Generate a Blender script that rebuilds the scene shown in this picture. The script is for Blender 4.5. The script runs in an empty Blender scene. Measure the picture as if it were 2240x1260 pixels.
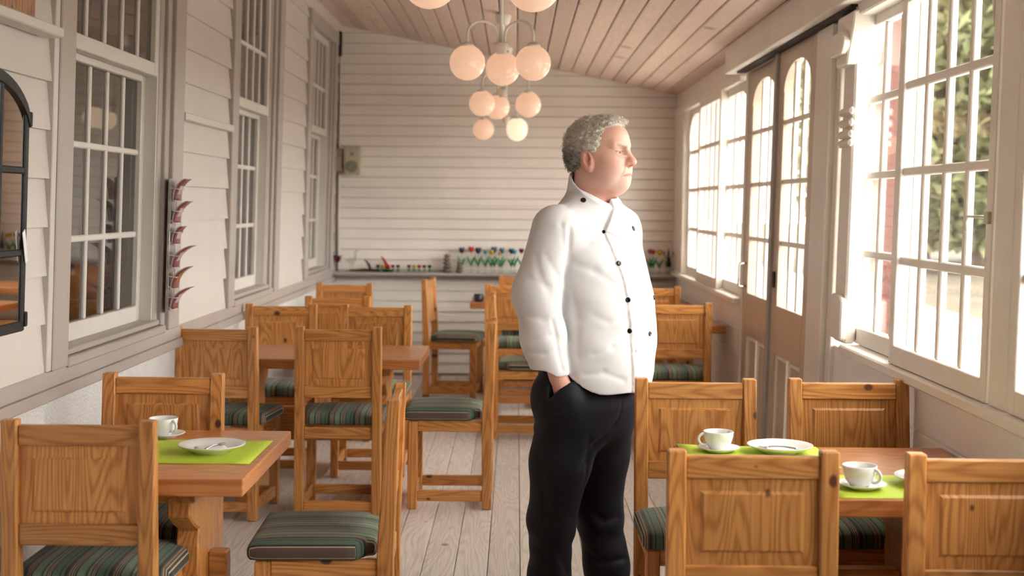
import bpy, bmesh, math, random
import numpy as np
from mathutils import Vector, Matrix, Euler

random.seed(7)
np.random.seed(7)
SC = bpy.context.scene
COL = SC.collection
PI = math.pi

# ------------------------------------------------------------------ camera
CAMH, FPX, VX, VY, ROLL = 1.423, 2900.0, 1130.0, 447.0, math.radians(0.5)
cam_d = bpy.data.cameras.new('camera')
cam_d.sensor_width = 36.0
cam_d.lens = FPX / 2240.0 * 36.0
cam_d.shift_x = -(VX - 1120.0) / 2240.0
cam_d.shift_y = -(630.0 - VY) / 2240.0
cam_d.clip_start = 0.05
cam_d.clip_end = 400
cam_d.dof.use_dof = True
cam_d.dof.focus_distance = 4.36
cam_d.dof.aperture_fstop = 3.2
cam = bpy.data.objects.new('camera', cam_d)
COL.objects.link(cam)
cam.location = (0, 0, CAMH)
cam.rotation_euler = (PI / 2, -ROLL, 0)
SC.camera = cam

# ------------------------------------------------------------------ world, exposure
SC.view_settings.view_transform = 'Standard'
SC.view_settings.look = 'None'
SC.view_settings.exposure = 0.45
SC.view_settings.gamma = 1.0
SC.view_settings.use_curve_mapping = False
world = bpy.data.worlds.new('overcast')
SC.world = world
world.use_nodes = True
_bg = world.node_tree.nodes['Background']
_bg.inputs['Color'].default_value = (1.0, 0.965, 0.915, 1)
_bg.inputs['Strength'].default_value = 9.5
world.cycles.sampling_method = 'AUTOMATIC'


# ------------------------------------------------------------------ measuring helper (photo pixel at depth Y -> room point)
def P(px, py, Y):
    dx, dy = px - VX, py - VY
    c, s = math.cos(ROLL), math.sin(ROLL)
    return Vector(((dx * c + dy * s) * Y / FPX, Y, CAMH - (-dx * s + dy * c) * Y / FPX))


# ------------------------------------------------------------------ materials
MAT = {}


def new_mat(name):
    m = bpy.data.materials.new(name)
    m.use_nodes = True
    nt = m.node_tree
    return m, nt, nt.nodes['Principled BSDF']


def N(nt, kind, **kw):
    n = nt.nodes.new(kind)
    for k, v in kw.items():
        setattr(n, k, v)
    return n


def plain(name, col, rough=0.5, metal=0.0, var=0.0, scale=6.0, bump=0.0, bscale=40.0, **kw):
    m, nt, b = new_mat(name)
    b.inputs['Base Color'].default_value = (*col, 1)
    b.inputs['Roughness'].default_value = rough
    b.inputs['Metallic'].default_value = metal
    for k, v in kw.items():
        b.inputs[k.replace('_', ' ')].default_value = v
    if var > 0 or bump > 0:
        tc = N(nt, 'ShaderNodeTexCoord')
    if var > 0:
        no = N(nt, 'ShaderNodeTexNoise')
        no.inputs['Scale'].default_value = scale
        no.inputs['Detail'].default_value = 4
        nt.links.new(tc.outputs['Object'], no.inputs['Vector'])
        r = N(nt, 'ShaderNodeValToRGB')
        r.color_ramp.elements[0].position = 0.3
        r.color_ramp.elements[1].position = 0.7
        r.color_ramp.elements[0].color = (*[c * (1 - var) for c in col], 1)
        r.color_ramp.elements[1].color = (*[min(1, c * (1 + var * 0.5)) for c in col], 1)
        nt.links.new(no.outputs['Fac'], r.inputs['Fac'])
        nt.links.new(r.outputs['Color'], b.inputs['Base Color'])
    if bump > 0:
        n2 = N(nt, 'ShaderNodeTexNoise')
        n2.inputs['Scale'].default_value = bscale
        n2.inputs['Detail'].default_value = 3
        nt.links.new(tc.outputs['Object'], n2.inputs['Vector'])
        bp = N(nt, 'ShaderNodeBump')
        bp.inputs['Strength'].default_value = bump
        bp.inputs['Distance'].default_value = 0.01
        nt.links.new(n2.outputs['Fac'], bp.inputs['Height'])
        nt.links.new(bp.outputs['Normal'], b.inputs['Normal'])
    MAT[name] = m
    return m


def pine(name, axis, light, dark, knot=(0.10, 0.03, 0.01), rough=0.38, ring=9.0, knots=True, plane='xz', seam=0.46, kscale=7.0):
    """pine with the grain along the given local axis, cathedral rings, fine streaks and sparse knots"""
    m, nt, b = new_mat(name)
    L = nt.links.new
    tc = N(nt, 'ShaderNodeTexCoord')
    oi = N(nt, 'ShaderNodeObjectInfo')
    mul = N(nt, 'ShaderNodeVectorMath', operation='SCALE')
    comb = N(nt, 'ShaderNodeCombineXYZ')
    for i in range(3):
        L(oi.outputs['Random'], comb.inputs[i])
    L(comb.outputs[0], mul.inputs[0])
    mul.inputs['Scale'].default_value = 23.0
    add = N(nt, 'ShaderNodeVectorMath', operation='ADD')
    L(tc.outputs['Object'], add.inputs[0])
    L(mul.outputs[0], add.inputs[1])
    # stretched coordinates
    mp = N(nt, 'ShaderNodeMapping')
    sc = [ring, ring, ring]
    sc['xyz'.index(axis)] = ring * 0.11
    mp.inputs['Scale'].default_value = sc
    L(add.outputs[0], mp.inputs['Vector'])
    n1 = N(nt, 'ShaderNodeTexNoise')
    n1.inputs['Scale'].default_value = 1.0
    n1.inputs['Detail'].default_value = 1.5
    n1.inputs['Roughness'].default_value = 0.4
    L(mp.outputs[0], n1.inputs['Vector'])
    k = N(nt, 'ShaderNodeMath', operation='MULTIPLY')
    k.inputs[1].default_value = 150.0
    L(n1.outputs['Fac'], k.inputs[0])
    sn = N(nt, 'ShaderNodeMath', operation='SINE')
    L(k.outputs[0], sn.inputs[0])
    # fine streaks
    mp2 = N(nt, 'ShaderNodeMapping')
    s2 = [160.0, 160.0, 160.0]
    s2['xyz'.index(axis)] = 4.0
    mp2.inputs['Scale'].default_value = s2
    L(add.outputs[0], mp2.inputs['Vector'])
    n2 = N(nt, 'ShaderNodeTexNoise')
    n2.inputs['Scale'].default_value = 1.0
    n2.inputs['Detail'].default_value = 2
    L(mp2.outputs[0], n2.inputs['Vector'])
    half = N(nt, 'ShaderNodeMath', operation='MULTIPLY_ADD')
    L(sn.outputs[0], half.inputs[0])
    half.inputs[1].default_value = 0.5
    half.inputs[2].default_value = 0.5
    thin = N(nt, 'ShaderNodeMath', operation='POWER')
    L(half.outputs[0], thin.inputs[0])
    thin.inputs[1].default_value = 2.2
    mixf = N(nt, 'ShaderNodeMath', operation='MULTIPLY_ADD')
    L(thin.outputs[0], mixf.inputs[0])
    mixf.inputs[1].default_value = seam
    L(n2.outputs['Fac'], mixf.inputs[2])
    ramp = N(nt, 'ShaderNodeValToRGB')
    ramp.color_ramp.elements[0].position = 0.38
    ramp.color_ramp.elements[0].color = (*light, 1)
    ramp.color_ramp.elements[1].position = 1.08 if seam > .4 else 0.95
    ramp.color_ramp.elements[1].color = (*dark, 1)
    L(mixf.outputs[0], ramp.inputs['Fac'])
    # slow tone change per piece
    hsv = N(nt, 'ShaderNodeHueSaturation')
    mr = N(nt, 'ShaderNodeMapRange')
    mr.inputs['To Min'].default_value = 0.82
    mr.inputs['To Max'].default_value = 1.12
    L(oi.outputs['Random'], mr.inputs['Value'])
    L(mr.outputs[0], hsv.inputs['Value'])
    L(ramp.outputs['Color'], hsv.inputs['Color'])
    out = hsv.outputs['Color']
    if knots:
        mp3 = N(nt, 'ShaderNodeMapping')
        s3 = [kscale, kscale, kscale]
        for i, a in enumerate('xyz'):
            if a not in plane:
                s3[i] = 0.0
        s3['xyz'.index(axis)] *= 0.72
        mp3.inputs['Scale'].default_value = s3
        L(add.outputs[0], mp3.inputs['Vector'])
        vo = N(nt, 'ShaderNodeTexVoronoi', voronoi_dimensions='2D')
        vo.inputs['Scale'].default_value = 1.0
        sp3 = N(nt, 'ShaderNodeSeparateXYZ')
        cb3 = N(nt, 'ShaderNodeCombineXYZ')
        L(mp3.outputs[0], sp3.inputs[0])
        L(sp3.outputs['xyz'.index(plane[0])], cb3.inputs[0])
        L(sp3.outputs['xyz'.index(plane[1])], cb3.inputs[1])
        L(cb3.outputs[0], vo.inputs['Vector'])
        sepc = N(nt, 'ShaderNodeSeparateColor')
        L(vo.outputs['Color'], sepc.inputs[0])
        thr = N(nt, 'ShaderNodeMapRange')
        thr.inputs['From Min'].default_value = 0.52
        thr.inputs['From Max'].default_value = 1.0
        thr.inputs['To Min'].default_value = 0.0
        thr.inputs['To Max'].default_value = 0.085
        L(sepc.outputs[0], thr.inputs['Value'])
        lt = N(nt, 'ShaderNodeMath', operation='SUBTRACT')
        L(thr.outputs[0], lt.inputs[0])
        L(vo.outputs['Distance'], lt.inputs[1])
        kr = N(nt, 'ShaderNodeMapRange')
        kr.inputs['From Min'].default_value = -0.02
        kr.inputs['From Max'].default_value = 0.02
        L(lt.outputs[0], kr.inputs['Value'])
        mx = N(nt, 'ShaderNodeMix', data_type='RGBA')
        L(kr.outputs[0], mx.inputs['Factor'])
        L(out, mx.inputs['A'])
        mx.inputs['B'].default_value = (*knot, 1)
        out = mx.outputs['Result']
    L(out, b.inputs['Base Color'])
    b.inputs['Roughness'].default_value = rough
    b.inputs['Coat Weight'].default_value = 0.25
    b.inputs['Coat Roughness'].default_value = 0.3
    bp = N(nt, 'ShaderNodeBump')
    bp.inputs['Strength'].default_value = 0.12
    bp.inputs['Distance'].default_value = 0.003
    L(mixf.outputs[0], bp.inputs['Height'])
    L(bp.outputs['Normal'], b.inputs['Normal'])
    MAT[name] = m
    return m


HL, HD = (0.68, 0.315, 0.090), (0.42, 0.158, 0.036)
for ax in 'xyz':
    pine('pine_' + ax, ax, HL, HD, plane='xz' if ax != 'y' else 'yz')
pine('pine_top', 'x', (0.62, 0.25, 0.085), (0.42, 0.15, 0.045), plane='xy', rough=0.26, kscale=4.5, seam=.35)
pine('floor_wood', 'y', (0.76, 0.69, 0.64), (0.53, 0.465, 0.425), knot=(0.25, 0.17, 0.12), rough=0.5, ring=7, plane='xy', kscale=3.0, seam=.3)
pine('ceiling_wood', 'y', (0.72, 0.55, 0.46), (0.59, 0.44, 0.36), knot=(0.36, 0.25, 0.19), rough=0.55, ring=6, plane='xy', kscale=2.2, seam=.25)
pine('picture_wood', 'z', (0.42, 0.20, 0.08), (0.16, 0.06, 0.02), rough=0.5, plane='yz')

plain('white_paint', (0.62, 0.575, 0.54), 0.42, var=0.05, scale=3)  # siding white, darkened to offset strong window light on the left wall
plain('white_paint_lifted', (0.90, 0.86, 0.83), 0.42, var=0.03, scale=3)  # siding white again, lightened to stand in for missing light on the right
plain('white_back', (0.90, 0.85, 0.80), 0.45, var=0.07, scale=2.5)  # back wall white, lightened to make up for weak light there
plain('gray_trim', (0.42, 0.375, 0.345), 0.4, var=0.06, scale=3)
plain('sash_paint', (0.66, 0.62, 0.58), 0.4, var=0.05, scale=4)
plain('window_paint', (0.84, 0.79, 0.72), 0.38, var=0.05, scale=4)
plain('door_paint', (0.56, 0.44, 0.34), 0.3, var=0.06, scale=2)
plain('plaster', (0.70, 0.69, 0.68), 0.7, var=0.06, scale=8, bump=0.9, bscale=90)
plain('shelf_gray', (0.42, 0.38, 0.36), 0.4)
plain('dark_gap', (0.05, 0.04, 0.035), 0.8)
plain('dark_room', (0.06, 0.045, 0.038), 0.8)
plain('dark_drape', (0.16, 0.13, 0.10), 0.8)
plain('black_iron', (0.010, 0.010, 0.012), 0.5, Specular_IOR_Level=0.3)
plain('mirror', (0.9, 0.9, 0.9), 0.02, 1.0)
plain('white_china', (0.86, 0.86, 0.85), 0.12)
plain('paper', (0.85, 0.85, 0.86), 0.7)
plain('steel', (0.55, 0.55, 0.56), 0.18, 1.0)
plain('wire', (0.72, 0.72, 0.74), 0.3, 0.6)
plain('lime_mat', (0.52, 0.66, 0.045), 0.6, var=0.04, scale=200)
plain('jacket', (0.72, 0.72, 0.745), 0.75, bump=0.05, bscale=500)
plain('trousers', (0.007, 0.008, 0.013), 0.62, Specular_IOR_Level=0.25, bump=0.06, bscale=600)
plain('button_black', (0.01, 0.01, 0.012), 0.25)
plain('shoe_black', (0.012, 0.011, 0.011), 0.3)
plain('lamp_white', (0.80, 0.76, 0.70), 0.3)
plain('speaker_beige', (0.50, 0.45, 0.33), 0.5)
plain('speaker_grille', (0.26, 0.25, 0.20), 0.8, bump=0.4, bscale=500)
plain('box_beige', (0.55, 0.48, 0.40), 0.5)
plain('brochure_maroon', (0.26, 0.085, 0.085), 0.35)
plain('brochure_pink', (0.55, 0.42, 0.42), 0.4)
plain('brochure_orange', (0.45, 0.17, 0.05), 0.4)
plain('stone_brown', (0.20, 0.145, 0.115), 0.8, var=0.4, scale=30)
plain('driftwood', (0.09, 0.055, 0.035), 0.7)
plain('grass_dry', (0.085, 0.065, 0.037), 0.95, var=0.3, scale=0.4)
plain('gravel_pale', (0.52, 0.50, 0.46), 0.9, var=0.08, scale=1.5)
plain('bark', (0.16, 0.11, 0.08), 0.9)
plain('leaf_green', (0.15, 0.165, 0.07), 0.7, var=0.35, scale=0.8)
plain('leaf_yellow', (0.24, 0.225, 0.11), 0.7, var=0.3, scale=0.8)
plain('barn_red', (0.11, 0.03, 0.022), 0.6)
plain('votive_dark', (0.03, 0.04, 0.07), 0.1)
plain('eye_white', (0.36, 0.31, 0.29), 0.15)
plain('iris', (0.02, 0.02, 0.02), 0.35)


def glassy(name, col, rough=0.05):
    m = plain(name, col, rough)
    b = m.node_tree.nodes['Principled BSDF']
    b.inputs['Transmission Weight'].default_value = 0.25
    return m


TUL = {'purple': (0.06, 0.012, 0.06), 'red': (0.55, 0.02, 0.015), 'navy': (0.012, 0.03, 0.09), 'cyan': (0.05, 0.42, 0.50),
       'blue': (0.02, 0.08, 0.24), 'yellow': (0.72, 0.46, 0.02), 'teal': (0.01, 0.20, 0.26), 'maroon': (0.16, 0.006, 0.02),
       'pink': (0.45, 0.05, 0.12), 'magenta': (0.26, 0.01, 0.16), 'orange': (0.75, 0.25, 0.03), 'leafglass': (0.02, 0.28, 0.08),
       'redbird': (0.62, 0.035, 0.01), 'darkgreen': (0.015, 0.03, 0.022), 'black': (0.012, 0.01, 0.012)}
for k, v in TUL.items():
    glassy('glass_' + k, v)


def clear_glass(name, tint=(0.97, 0.98, 0.97), ior=1.5, boost=0.0):
    """thin pane: lets light straight through, mirrors by Fresnel"""
    m = bpy.data.materials.new(name)
    m.use_nodes = True
    nt = m.node_tree
    nt.nodes.clear()
    o = N(nt, 'ShaderNodeOutputMaterial')
    t = N(nt, 'ShaderNodeBsdfTransparent')
    t.inputs['Color'].default_value = (*tint, 1)
    g = N(nt, 'ShaderNodeBsdfGlossy')
    g.inputs['Roughness'].default_value = 0.02
    lw = N(nt, 'ShaderNodeLayerWeight')
    lw.inputs['Blend'].default_value = 0.5
    pw_ = N(nt, 'ShaderNodeMath', operation='POWER')
    nt.links.new(lw.outputs['Facing'], pw_.inputs[0])
    pw_.inputs[1].default_value = 5.0
    r0 = ((ior - 1) / (ior + 1)) ** 2
    f = N(nt, 'ShaderNodeMath', operation='MULTIPLY_ADD')
    nt.links.new(pw_.outputs[0], f.inputs[0])
    f.inputs[1].default_value = 1 - r0
    f.inputs[2].default_value = r0
    mx = N(nt, 'ShaderNodeMixShader')
    nt.links.new(f.outputs[0], mx.inputs[0])
    nt.links.new(t.outputs[0], mx.inputs[1])
    nt.links.new(g.outputs[0], mx.inputs[2])
    nt.links.new(mx.outputs[0], o.inputs[0])
    MAT[name] = m
    return m


clear_glass('pane_glass')
clear_glass('inner_pane_glass', (0.72, 0.71, 0.69), 2.0)
clear_glass('tulip_clear', (0.86, 0.90, 0.88), 1.45)


def globe_mat():
    m, nt, b = new_mat('opal_globe')
    b.inputs['Base Color'].default_value = (0.48, 0.40, 0.35, 1)
    b.inputs['Roughness'].default_value = 0.12
    b.inputs['Emission Color'].default_value = (1.0, 0.56, 0.34, 1)
    b.inputs['Emission Strength'].default_value = 0.46
    MAT['opal_globe'] = m
    m2, nt, b = new_mat('opal_globe_bright')
    b.inputs['Base Color'].default_value = (0.48, 0.40, 0.35, 1)
    b.inputs['Roughness'].default_value = 0.12
    b.inputs['Emission Color'].default_value = (1.0, 0.74, 0.5, 1)
    b.inputs['Emission Strength'].default_value = 0.75
    MAT['opal_globe_bright'] = m2


globe_mat()


def fabric_mat():
    m, nt, b = new_mat('stripe_fabric')
    L = nt.links.new
    tc = N(nt, 'ShaderNodeTexCoord')
    sp = N(nt, 'ShaderNodeSeparateXYZ')
    L(tc.outputs['Object'], sp.inputs[0])
    ml = N(nt, 'ShaderNodeMath', operation='MULTIPLY_ADD')
    L(sp.outputs[0], ml.inputs[0])
    ml.inputs[1].default_value = 1 / 0.1143
    ml.inputs[2].default_value = 8.6975
    fr = N(nt, 'ShaderNodeMath', operation='FRACT')
    L(ml.outputs[0], fr.inputs[0])
    r = N(nt, 'ShaderNodeValToRGB')
    r.color_ramp.interpolation = 'CONSTANT'
    G, D, T, B, M = (0.075, 0.135, 0.09), (0.018, 0.027, 0.024), (0.50, 0.40, 0.23), (0.10, 0.066, 0.05), (0.16, 0.235, 0.145)
    seq = [(0, G), (.14, D), (.17, G), (.24, D), (.32, B), (.36, T), (.375, B), (.42, T), (.435, D), (.47, T), (.482, D),
           (.53, M), (.70, G), (.74, D), (.77, M), (.83, B), (.88, T), (.893, B), (.925, T), (.937, D), (.97, G)]
    els = r.color_ramp.elements
    els[0].position, els[0].color = 0, (*seq[0][1], 1)
    els[1].position, els[1].color = seq[1][0], (*seq[1][1], 1)
    for p, c in seq[2:]:
        e = els.new(p)
        e.color = (*c, 1)
    L(fr.outputs[0], r.inputs['Fac'])
    L(r.outputs['Color'], b.inputs['Base Color'])
    b.inputs['Roughness'].default_value = 0.85
    b.inputs['Sheen Weight'].default_value = 0.15
    w = N(nt, 'ShaderNodeTexNoise')
    w.inputs['Scale'].default_value = 700
    L(tc.outputs['Object'], w.inputs['Vector'])
    bp = N(nt, 'ShaderNodeBump')
    bp.inputs['Strength'].default_value = 0.2
    bp.inputs['Distance'].default_value = 0.002
    L(w.outputs['Fac'], bp.inputs['Height'])
    L(bp.outputs['Normal'], b.inputs['Normal'])
    MAT['stripe_fabric'] = m


fabric_mat()


def attr_mat(name, rough, sss=0.0, bump=0.0, bscale=200):
    m, nt, b = new_mat(name)
    a = N(nt, 'ShaderNodeAttribute')
    a.attribute_name = 'Col'
    nt.links.new(a.outputs['Color'], b.inputs['Base Color'])
    b.inputs['Roughness'].default_value = rough
    if sss:
        b.inputs['Subsurface Weight'].default_value = sss
        b.inputs['Subsurface Radius'].default_value = (0.012, 0.005, 0.003)
        b.inputs['Subsurface Scale'].default_value = 0.5
    if bump:
        tc = N(nt, 'ShaderNodeTexCoord')
        n2 = N(nt, 'ShaderNodeTexNoise')
        n2.inputs['Scale'].default_value = bscale
        nt.links.new(tc.outputs['Object'], n2.inputs['Vector'])
        bp = N(nt, 'ShaderNodeBump')
        bp.inputs['Strength'].default_value = bump
        bp.inputs['Distance'].default_value = 0.004
        nt.links.new(n2.outputs['Fac'], bp.inputs['Height'])
        nt.links.new(bp.outputs['Normal'], b.inputs['Normal'])
    MAT[name] = m


attr_mat('skin', 0.48, 0.12, 0.12, 220)
attr_mat('gray_hair', 0.6, 0, 0.5, 260)


# ------------------------------------------------------------------ object helpers
def link(name, me, mat=None, parent=None):
    o = bpy.data.objects.new(name, me)
    COL.objects.link(o)
    if mat is not None and me is not None and not me.materials:
        me.materials.append(MAT[mat] if isinstance(mat, str) else mat)
    if parent is not None:
        o.parent = parent
    return o


def thing(name, label, cat, loc=(0, 0, 0), rz=0.0, group=None):
    o = bpy.data.objects.new(name, None)
    o.empty_display_size = 0.05
    COL.objects.link(o)
    o.location = loc
    o.rotation_euler = (0, 0, rz)
    return tag(o, label, cat, group)


def tag(o, label, cat, group=None):
    o['label'] = label
    o['category'] = cat
    if group:
        o['group'] = group
    return o


def struct(o):
    o['kind'] = 'structure'
    return o


def root(name):
    o = bpy.data.objects.new(name, None)
    o.empty_display_size = 0.05
    COL.objects.link(o)
    return struct(o)


def bm_mesh(bm, name, smooth=False):
    me = bpy.data.meshes.new(name)
    bm.normal_update()
    bm.to_mesh(me)
    bm.free()
    if smooth:
        for p in me.polygons:
            p.use_smooth = True
    return me


HEX_F = [(0, 3, 2, 1), (4, 5, 6, 7), (0, 1, 5, 4), (1, 2, 6, 5), (2, 3, 7, 6), (3, 0, 4, 7)]


def add_hex(bm, co):
    v = [bm.verts.new(c) for c in co]
    fs = [bm.faces.new([v[i] for i in f]) for f in HEX_F]
    return v, fs


def add_box(bm, x0, x1, y0, y1, z0, z1):
    return add_hex(bm, [(x0, y0, z0), (x1, y0, z0), (x1, y1, z0), (x0, y1, z0), (x0, y0, z1), (x1, y0, z1), (x1, y1, z1), (x0, y1, z1)])


def bevel_all(bm, w, seg=1):
    bmesh.ops.bevel(bm, geom=bm.edges[:], offset=w, segments=seg, affect='EDGES', profile=0.5, clamp_overlap=True)


def box(name, x0, x1, y0, y1, z0, z1, mat, parent=None, bev=0.0, seg=1):
    bm = bmesh.new()
    add_box(bm, min(x0, x1), max(x0, x1), min(y0, y1), max(y0, y1), min(z0, z1), max(z0, z1))
    if bev:
        bevel_all(bm, bev, seg)
    return link(name, bm_mesh(bm, name), mat, parent)


def add_prism(bm, pts, axis, a0, a1):
    """closed polygon pts (u,v) extruded along axis from a0 to a1; axis x: (u,v)=(y,z), y: (x,z), z: (x,y)"""
    def co(u, v, a):
        return {'x': (a, u, v), 'y': (u, a, v), 'z': (u, v, a)}[axis]
    A = [bm.verts.new(co(u, v, a0)) for u, v in pts]
    B = [bm.verts.new(co(u, v, a1)) for u, v in pts]
    n = len(pts)
    bm.faces.new(A)
    bm.faces.new(B[::-1])
    for i in range(n):
        bm.faces.new((A[i], B[i], B[(i + 1) % n], A[(i + 1) % n]))
    bmesh.ops.recalc_face_normals(bm, faces=bm.faces[:])


def prism(name, pts, axis, a0, a1, mat, parent=None, bev=0.0):
    bm = bmesh.new()
    add_prism(bm, pts, axis, a0, a1)
    if bev:
        bevel_all(bm, bev)
    return link(name, bm_mesh(bm, name), mat, parent)


def add_lathe(bm, prof, seg=32, cx=0, cy=0, cz=0):
    rings = []
    for r, z in prof:
        if r < 1e-6:
            rings.append([bm.verts.new((cx, cy, cz + z))])
        else:
            rings.append([bm.verts.new((cx + r * math.cos(2 * PI * i / seg), cy + r * math.sin(2 * PI * i / seg), cz + z)) for i in range(seg)])
    for a, b in zip(rings, rings[1:]):
        for i in range(seg):
            j = (i + 1) % seg
            if len(a) == 1 and len(b) == 1:
                continue
            if len(a) == 1:
                bm.faces.new((a[0], b[j], b[i]))
            elif len(b) == 1:
                bm.faces.new((a[i], a[j], b[0]))
            else:
                bm.faces.new((a[i], a[j], b[j], b[i]))
    bmesh.ops.recalc_face_normals(bm, faces=bm.faces[:])


def lathe(name, prof, mat, parent=None, seg=32, loc=(0, 0, 0)):
    bm = bmesh.new()
    add_lathe(bm, prof, seg)
    o = link(name, bm_mesh(bm, name, True), mat, parent)
    o.location = loc
    return o


def add_tube(bm, pts, r, seg=8, cap=True):
    pts = [Vector(p) for p in pts]
    rs = r if isinstance(r, (list, tuple)) else [r] * len(pts)
    rings = []
    up = Vector((0.13, 0.21, 0.97))
    for i, p in enumerate(pts):
        t = (pts[min(i + 1, len(pts) - 1)] - pts[max(i - 1, 0)]).normalized()
        if abs(t.dot(up)) > 0.95:
            up = Vector((0.97, 0.21, 0.13))
        a = t.cross(up).normalized()
        b = a.cross(t).normalized()
        up = b
        rings.append([bm.verts.new(p + (a * math.cos(2 * PI * k / seg) + b * math.sin(2 * PI * k / seg)) * rs[i]) for k in range(seg)])
    for A, B in zip(rings, rings[1:]):
        for k in range(seg):
            bm.faces.new((A[k], A[(k + 1) % seg], B[(k + 1) % seg], B[k]))
    if cap:
        bm.faces.new(rings[0][::-1])
        bm.faces.new(rings[-1])


def tube(name, pts, r, mat, parent=None, seg=8):
    bm = bmesh.new()
    add_tube(bm, pts, r, seg)
    bmesh.ops.recalc_face_normals(bm, faces=bm.faces[:])
    return link(name, bm_mesh(bm, name, True), mat, parent)


def copy_tree(o, parent=None):
    c = o.copy()
    COL.objects.link(c)
    c.parent = parent
    for ch in list(o.children):
        copy_tree(ch, c)
    return c


# ------------------------------------------------------------------ the room shell
YB, YF = 11.0, -1.0          # back wall, wall behind the camera
XL, XR = -1.51, 1.33


def LW(y, z, w):             # left wall: leans a little to the right at the top
    return (XL + 0.018 * (z - CAMH) + w, y, z)


def klean(y):
    t = min(max((YB - y) / 5.5, 0), 1)
    return 0.008 + 0.026 * t


def RW(y, z, w):             # window wall: racked outwards at the top, more towards the camera
    return (XR + klean(y) * (z - CAMH) - w, y, z)


def wbox(name, W, y0, y1, z0, z1, w0, w1, mat, parent=None, bev=0.0):
    bm = bmesh.new()
    add_hex(bm, [W(y0, z0, w0), W(y1, z0, w0), W(y1, z0, w1), W(y0, z0, w1), W(y0, z1, w0), W(y1, z1, w0), W(y1, z1, w1), W(y0, z1, w1)])
    bmesh.ops.recalc_face_normals(bm, faces=bm.faces[:])
    if bev:
        bevel_all(bm, bev)
    return link(name, bm_mesh(bm, name), mat, parent)


def wprism(name, W, pts, w0, w1, mat, parent=None, bev=0.0):
    """polygon in the wall plane (y,z) given thickness w0..w1"""
    bm = bmesh.new()
    A = [bm.verts.new(W(y, z, w0)) for y, z in pts]
    B = [bm.verts.new(W(y, z, w1)) for y, z in pts]
    n = len(pts)
    bm.faces.new(A)
    bm.faces.new(B[::-1])
    for i in range(n):
        bm.faces.new((A[i], B[i], B[(i + 1) % n], A[(i + 1) % n]))
    bmesh.ops.recalc_face_normals(bm, faces=bm.faces[:])
    if bev:
        bevel_all(bm, bev)
    return link(name, bm_mesh(bm, name), mat, parent)


def ceil_z(x):
    return 2.34 + (XR - x) * (2.90 - 2.34) / (XR - XL)


# floor: sub-floor with planks running to the back wall
floor = struct(box('floor', XL - 0.1, XR + 0.1, YF, YB, -0.12, -0.024, 'dark_gap'))
x = XL
k = 0
while x < XR:
    w = 0.128
    cuts = [YF]
    y = YF + random.uniform(1.0, 4.0)
    while y < YB - 1.2:
        cuts.append(y)
        y += random.uniform(2.6, 4.4)
    cuts.append(YB)
    for a, b in zip(cuts, cuts[1:]):
        dz = random.uniform(-0.0012, 0.0012)
        box('floor_plank', x + 0.0015, min(x + w, XR) - 0.0015, a + 0.001, b - 0.001, -0.026, dz, 'floor_wood', floor, 0.0015)
    x += w

# ceiling: slab above, tongue-and-groove boards below, running to the back wall
bm = bmesh.new()
za, zb = ceil_z(XL - 2.9) + .06, ceil_z(XR + .2) + .06
add_hex(bm, [(XL - 2.9, YF - .2, za), (XR + .2, YF - .2, zb), (XR + .2, YB + .3, zb), (XL - 2.9, YB + .3, za),
             (XL - 2.9, YF - .2, za + .2), (XR + .2, YF - .2, zb + .2), (XR + .2, YB + .3, zb + .2), (XL - 2.9, YB + .3, za + .2)])
ceiling = struct(link('ceiling', bm_mesh(bm, 'ceiling'), 'dark_gap'))
x = XL - 0.06
while x < XR + 0.1:
    w = 0.112
    bm = bmesh.new()
    x1 = x + w - 0.007
    add_hex(bm, [(x, YF, ceil_z(x)), (x1, YF, ceil_z(x1)), (x1, YB, ceil_z(x1)), (x, YB, ceil_z(x)),
                 (x, YF, ceil_z(x) + .02), (x1, YF, ceil_z(x1) + .02), (x1, YB, ceil_z(x1) + .02), (x, YB, ceil_z(x) + .02)])
    bevel_all(bm, 0.004)
    link('ceiling_board', bm_mesh(bm, 'ceiling_board'), 'ceiling_wood', ceiling)
    x += w
# backing just above the boards
bm = bmesh.new()
add_hex(bm, [(XL - .1, YF, ceil_z(XL - .1) + .019), (XR + .3, YF, ceil_z(XR + .3) + .019), (XR + .3, YB, ceil_z(XR + .3) + .019), (XL - .1, YB, ceil_z(XL - .1) + .019),
             (XL - .1, YF, ceil_z(XL - .1) + .06), (XR + .3, YF, ceil_z(XR + .3) + .06), (XR + .3, YB, ceil_z(XR + .3) + .06), (XL - .1, YB, ceil_z(XL - .1) + .06)])
link('ceiling_backing', bm_mesh(bm, 'ceiling_backing'), 'dark_gap', ceiling)

# back wall: horizontal weatherboards
wall_back = struct(box('wall_back', XL - .3, XR + .4, YB, YB + .15, -.1, 3.2, 'shelf_gray'))
z = 0.02
bh = 0.0853
while z < 2.95:
    xr = XR + 0.03
    if z + bh > 2.33:
        xr = min(xr, XL + (2.90 - z) / (2.90 - 2.34) * (XR - XL) + .05)
    if xr > XL + .1 and not (0.80 < z < 0.83):
        bm = bmesh.new()
        t0, t1 = 0.026, 0.010
        ztop = z + bh - .005
        add_hex(bm, [(XL - .05, YB - t0, z), (xr, YB - t0, z), (xr, YB, z), (XL - .05, YB, z),
                     (XL - .05, YB - t1, ztop), (xr, YB - t1, ztop), (xr, YB, ztop), (XL - .05, YB, ztop)])
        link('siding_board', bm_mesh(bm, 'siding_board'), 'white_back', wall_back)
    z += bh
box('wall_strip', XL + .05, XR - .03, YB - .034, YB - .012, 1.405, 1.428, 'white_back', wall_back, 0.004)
box('corner_trim', XL, XL + .045, YB - .04, YB - .005, 0.88, 2.89, 'white_paint', wall_back, 0.003)

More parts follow.
